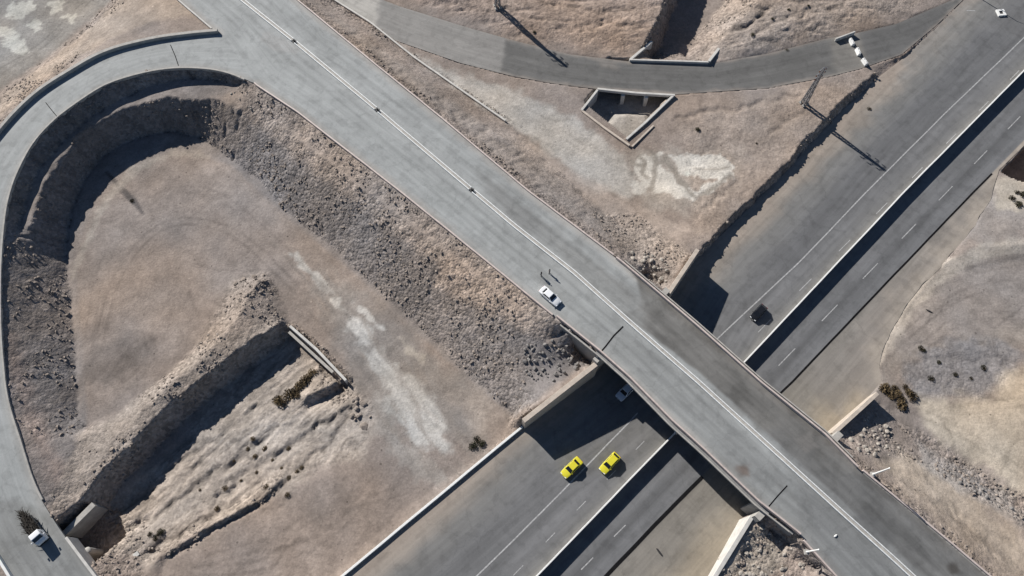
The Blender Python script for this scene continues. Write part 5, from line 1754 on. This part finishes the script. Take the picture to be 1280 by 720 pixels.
# ------------------------------------------------------------------ boulders and scrub
def boulder_mesh(seed, mat):
    rn = random.Random(seed)
    bm = bmesh.new()
    bmesh.ops.create_icosphere(bm, subdivisions=2, radius=.5)
    sc = (rn.uniform(.8, 1.25), rn.uniform(.75, 1.1), rn.uniform(.55, .85))
    cuts = [(Vector((rn.gauss(0, 1), rn.gauss(0, 1), rn.gauss(0, 1))).normalized(), rn.uniform(.30, .42)) for _ in range(9)]
    for v in bm.verts:
        for n, d in cuts:
            k = v.co.dot(n) - d
            if k > 0:
                v.co -= n * k
        v.co = Vector((v.co.x * sc[0], v.co.y * sc[1], v.co.z * sc[2])) * (1 + rn.uniform(-.05, .05))
    me = bpy.data.meshes.new('boulder')
    bm.to_mesh(me); bm.free()
    me.materials.append(mat)
    return me
BM = {k: [boulder_mesh(i * 3 + j, M[k]) for i in range(4)] for j, k in enumerate(('rock', 'rockgrey', 'rocktan'))}

def pile(poly, z, n, kind, smin, smax, label, group, seed, power=2.0):
    rn = random.Random(seed)
    pts = PL(poly, z)
    x0, x1, y0, y1 = pts[:, 0].min(), pts[:, 0].max(), pts[:, 1].min(), pts[:, 1].max()
    k = 0
    while k < n:
        x, y = rn.uniform(x0, x1), rn.uniform(y0, y1)
        if not inside(np.array([x]), np.array([y]), pts)[0]:
            continue
        s = smin + (smax - smin) * rn.random() ** power
        o = bpy.data.objects.new('boulder', rn.choice(BM[kind]))
        o.scale = (s, s * rn.uniform(.8, 1.2), s)
        o.rotation_euler = (rn.uniform(-.4, .4), rn.uniform(-.4, .4), rn.uniform(0, 6.3))
        o.location = (x, y, float(ground_z(x, y)) + s * .10)
        link(o)
        tag(o, label, 'boulder', group)
        k += 1
pile([(655, 430), (700, 425), (722, 432), (725, 458), (690, 475), (655, 472)], 5.0, 70, 'rockgrey', .4, 1.15, 'dark grey boulder in the rubble heap against the bridge beside the loop bank', 'boulders heaped by the western abutment', 1)
pile([(780, 318), (812, 312), (838, 330), (832, 358), (812, 352)], 4.6, 40, 'rock', .35, 1.1, 'pale boulder tumbled between the bridge rail and the northern wing wall', 'boulders by the northern wing wall', 2)
pile([(905, 690), (945, 655), (985, 680), (1010, 712), (960, 740), (905, 735)], 4.2, 70, 'rock', .35, 1.15, 'pale riprap block on the slope behind the bottom wing wall', 'riprap behind the bottom wing wall', 3)
pile([(1052, 545), (1085, 520), (1120, 530), (1130, 560), (1100, 578), (1062, 572)], 1.5, 55, 'rock', .35, 1.1, 'pale riprap block on the slope behind the cream wing wall', 'riprap behind the cream wing wall', 4)
pile([(440, 495), (462, 505), (464, 530), (450, 535), (435, 520)], -.5, 16, 'rocktan', .5, 1.5, 'tan boulder in the small heap near the channel headwall', 'boulders near the headwall', 5)
pile([(290, 345), (325, 340), (335, 375), (300, 390), (270, 420), (268, 410)], 1.5, 22, 'rocktan', .4, 1.1, 'tan boulder on the crest of the spoil ridge', 'boulders on the spoil ridge', 6)
pile([(110, 585), (160, 540), (195, 515), (180, 535), (140, 580), (120, 610)], 1.3, 14, 'rocktan', .4, 1.0, 'tan boulder along the broken lip of the shaded channel', 'boulders on the channel lip', 7)
pile([(1165, 590), (1190, 590), (1260, 630), (1280, 655), (1250, 650)], -.8, 26, 'rockgrey', .35, .9, 'grey stone in the gravel ribbon at the foot of the eastern bank', 'stones at the foot of the eastern bank', 8)
pile([(500, 300), (560, 320), (660, 400), (640, 415), (560, 370)], 6, 22, 'rocktan', .35, .8, 'tan stone in the debris line below the overpass kerb', 'stones below the overpass kerb', 9)
pile([(280, 112), (345, 150), (340, 160), (290, 125)], 4.5, 10, 'rock', .3, .7, 'white stone on the bank beside the loop road junction', 'stones by the loop road junction', 10)

# small loose stones everywhere on the banks: nobody could count them
def rubble():
    rn = np.random.default_rng(9)
    ok = np.where(core.ravel() & (rough > .45) & ~inside(wx, wy, OV_NW_POLY) & ~inside(wx, wy, OV_SE_POLY) & ~inside(wx, wy, RA_POLY) & ~inside(wx, wy, SM_POLY) & ~iw & ~ie & (fbm(wx, wy, 9, 3, 77) > -.02))[0]
    pick = rn.choice(ok, 13000, replace=False)
    base = [(1, 0, 0), (-.5, .86, 0), (-.5, -.86, 0), (.45, .6, .75), (-.75, 0, .7), (.4, -.62, .8)]
    bv = np.array(base)
    fc = [(0, 1, 3), (1, 4, 3), (1, 2, 4), (2, 5, 4), (2, 0, 5), (0, 3, 5), (3, 4, 5)]
    V, F = [], []
    for n, i in enumerate(pick):
        s = .06 + .36 * rn.random() ** 4.0
        a = rn.random() * 6.28
        v = bv * (1 + .35 * (rn.random((6, 3)) - .5)) * np.array([s, s * rn.uniform(.6, 1), s * .8])
        x = v[:, 0] * math.cos(a) - v[:, 1] * math.sin(a) + gx[i] + rn.uniform(-.2, .2)
        y = v[:, 0] * math.sin(a) + v[:, 1] * math.cos(a) + gy[i] + rn.uniform(-.2, .2)
        V.append(np.stack([x, y, v[:, 2] + zt[i] - .02], 1))
        F += [tuple(q + 6 * n for q in f) for f in fc]
    o = mesh_obj('rubble', np.vstack(V), F, M['rocktan'])
    tag(o, kind='stuff')
rubble()

# scrub
def shrub_mesh(seed, n, mat):
    rn = random.Random(seed)
    mb = MB()
    for i in range(n):
        th, ph = rn.uniform(0, 6.28), math.acos(rn.uniform(0, 1))
        rr = .5 * rn.random() ** .45
        c = Vector((rr * math.sin(ph) * math.cos(th), rr * math.sin(ph) * math.sin(th), .06 + .8 * rr * math.cos(ph)))
        d = Vector((rn.gauss(0, 1), rn.gauss(0, 1), rn.gauss(.4, .8))).normalized() * rn.uniform(.07, .15)
        e = d.orthogonal().normalized() * rn.uniform(.025, .05)
        mb.add([c - d, c + e, c + d, c - e], [(0, 1, 2, 3)])
    o = mb
    me = bpy.data.meshes.new('foliage')
    me.from_pydata([tuple(v) for v in mb.v], [], mb.f)
    me.materials.append(mat)
    t = MB()
    for i in range(9):
        a = rn.uniform(0, 6.28)
        t.tube((0, 0, -.05), (.38 * math.cos(a), .38 * math.sin(a), rn.uniform(.2, .42)), .022, .008, 4)
    mt = bpy.data.meshes.new('stem')
    mt.from_pydata([tuple(v) for v in t.v], [], t.f)
    mt.materials.append(M['twig'])
    return me, mt
SH = [shrub_mesh(s, 170, M[k]) for s, k in ((1, 'leaf'), (2, 'leafdark'), (3, 'leaf'))]
def shrubs(pts, z, kind, label, group, smin, smax, seed):
    rn = random.Random(seed)
    for u, v in pts:
        x, y, _ = P(u, v, z)
        me, mt = SH[kind]
        r = empty('shrub', (x, y, float(ground_z(x, y))), rn.uniform(0, 6.3), label, 'shrub', group)
        s = rn.uniform(smin, smax)
        r.scale = (s, s * rn.uniform(.8, 1.2), s * .75)
        for n, m_ in (('foliage', me), ('stem', mt)):
            link(bpy.data.objects.new(n, m_), r)
shrubs([(362, 493), (369, 489), (375, 482), (381, 476), (386, 470), (391, 465), (372, 495), (352, 502), (345, 500)], -1.9, 0, 'brown dry shrub in the strip of scrub below the channel headwall', 'shrubs below the channel headwall', 1.5, 2.8, 1)
shrubs([(1101, 488), (1107, 492), (1112, 497), (1119, 494), (1124, 502), (1123, 508), (1115, 487), (1132, 492), (1137, 498), (1104, 484), (1128, 486)], -1.5, 0, 'brown shrub at the end of the cream wing wall', 'shrubs at the end of the cream wing wall', 1.2, 2.4, 2)
shrubs([(596, 549), (602, 554), (591, 557)], .2, 1, 'dark bush in the trio beside the white low wall', 'dark bushes beside the low wall', 1.3, 1.8, 3)
shrubs([(164, 250), (183, 667), (196, 664), (190, 671)], 0, 1, 'small dark bush on open ground at the left', 'dark bushes at the left', 1.0, 1.5, 4)
shrubs([(315, 548), (330, 560), (308, 560), (318, 570), (340, 575), (290, 575), (335, 610), (362, 598), (300, 600), (352, 585), (360, 560), (372, 590), (280, 610), (270, 635), (248, 612), (320, 590), (378, 585), (361, 620)], -1.3, 0, 'tiny dry tuft on the pale channel slope', 'dry tufts on the channel slope', .6, 1.2, 5)
shrubs([(873, 160), (947, 177), (1092, 128), (668, 42), (965, 25), (1010, 8), (985, 14), (940, 45), (985, 60), (1090, 38)], 2.3, 1, 'tiny dark tuft scattered around the small road', 'dark tufts around the small road', .6, 1.4, 6)
shrubs([(1262, 250), (1270, 258), (1275, 246), (1268, 243)], -1, 1, 'dark bush near the black pit at the right edge', 'bushes near the pit', 1.4, 2.2, 7)
shrubs([(1148, 438), (1152, 440), (1170, 455), (1190, 470), (1225, 462), (1210, 475), (1160, 475)], -1.5, 1, 'dark tuft on the grey gravel east of the highway', 'tufts on the grey gravel', .8, 1.5, 8)

# litter on the road and in the dirt
def chunk(u, v, z, s, mat, label, k=0):
    x, y, _ = P(u, v, z)
    zz = z if z > 3 else float(ground_z(x, y))
    o = bpy.data.objects.new('debris', BM[mat][k].copy())
    o.scale = s
    o.rotation_euler = (0, 0, .6)
    o.location = (x, y, zz + s[2] * .22)
    link(o); tag(o, label, 'debris')
    return o
o = chunk(1044, 670, z_over(1044, 670), (.7, .32, .4), 'rock', 'small whitish chunk lying on the overpass near the bottom edge'); o.data.materials[0] = M['whitewash']
o = chunk(824, 690, Z_E, (2.0, .5, .35), 'rockgrey', 'dark strip of debris on the tan shoulder below the bridge', 1); o.data.materials[0] = M['dark']; o.location.z = Z_E + .08; o.rotation_euler[2] = -.95
o = chunk(1158, 391, -1.6, (1.8, .5, .4), 'rockgrey', 'thin dark scrap lying alone on the bare ground east of the highway', 2); o.data.materials[0] = M['dark']; o.rotation_euler[2] = -.5

# ------------------------------------------------------------------ light, sky, camera
w = bpy.data.worlds.new('World')
scene.world = w
w.use_nodes = True
nt = w.node_tree
nt.nodes.clear()
sky = nt.nodes.new('ShaderNodeTexSky')
sky.sky_type = 'NISHITA'
sky.sun_disc = False
sky.sun_elevation = SUN_EL
sd = Vector((-math.cos(SUN_AZ) * math.cos(SUN_EL), -math.sin(SUN_AZ) * math.cos(SUN_EL), math.sin(SUN_EL)))
sky.sun_rotation = math.atan2(sd.x, sd.y)
sky.air_density = 1.0
sky.dust_density = .4
sky.altitude = 1800
sky.ozone_density = 2.0
bg = nt.nodes.new('ShaderNodeBackground')
bg.inputs['Strength'].default_value = .05
wo = nt.nodes.new('ShaderNodeOutputWorld')
nt.links.new(sky.outputs[0], bg.inputs[0])
nt.links.new(bg.outputs[0], wo.inputs[0])

sl = bpy.data.lights.new('sun', 'SUN')
sl.energy = 5.0
sl.angle = math.radians(.53)
sl.color = (1.0, .955, .895)
so = link(bpy.data.objects.new('sun', sl))
so.rotation_euler = (-sd).to_track_quat('-Z', 'Y').to_euler()
so.location = (0, 0, 200)

cd = bpy.data.cameras.new('camera')
cd.sensor_fit = 'HORIZONTAL'
cd.sensor_width = 36
cd.lens = FOC / 1280 * 36
cd.clip_start = .5
cd.clip_end = 20000
cam = link(bpy.data.objects.new('camera', cd))
cam.location = (0, 0, HCAM)
cam.rotation_euler = (TILT, 0, 0)
scene.camera = cam

scene.view_settings.view_transform = 'Standard'
scene.view_settings.look = 'None'
scene.view_settings.gamma = 1.0
scene.view_settings.exposure = .50
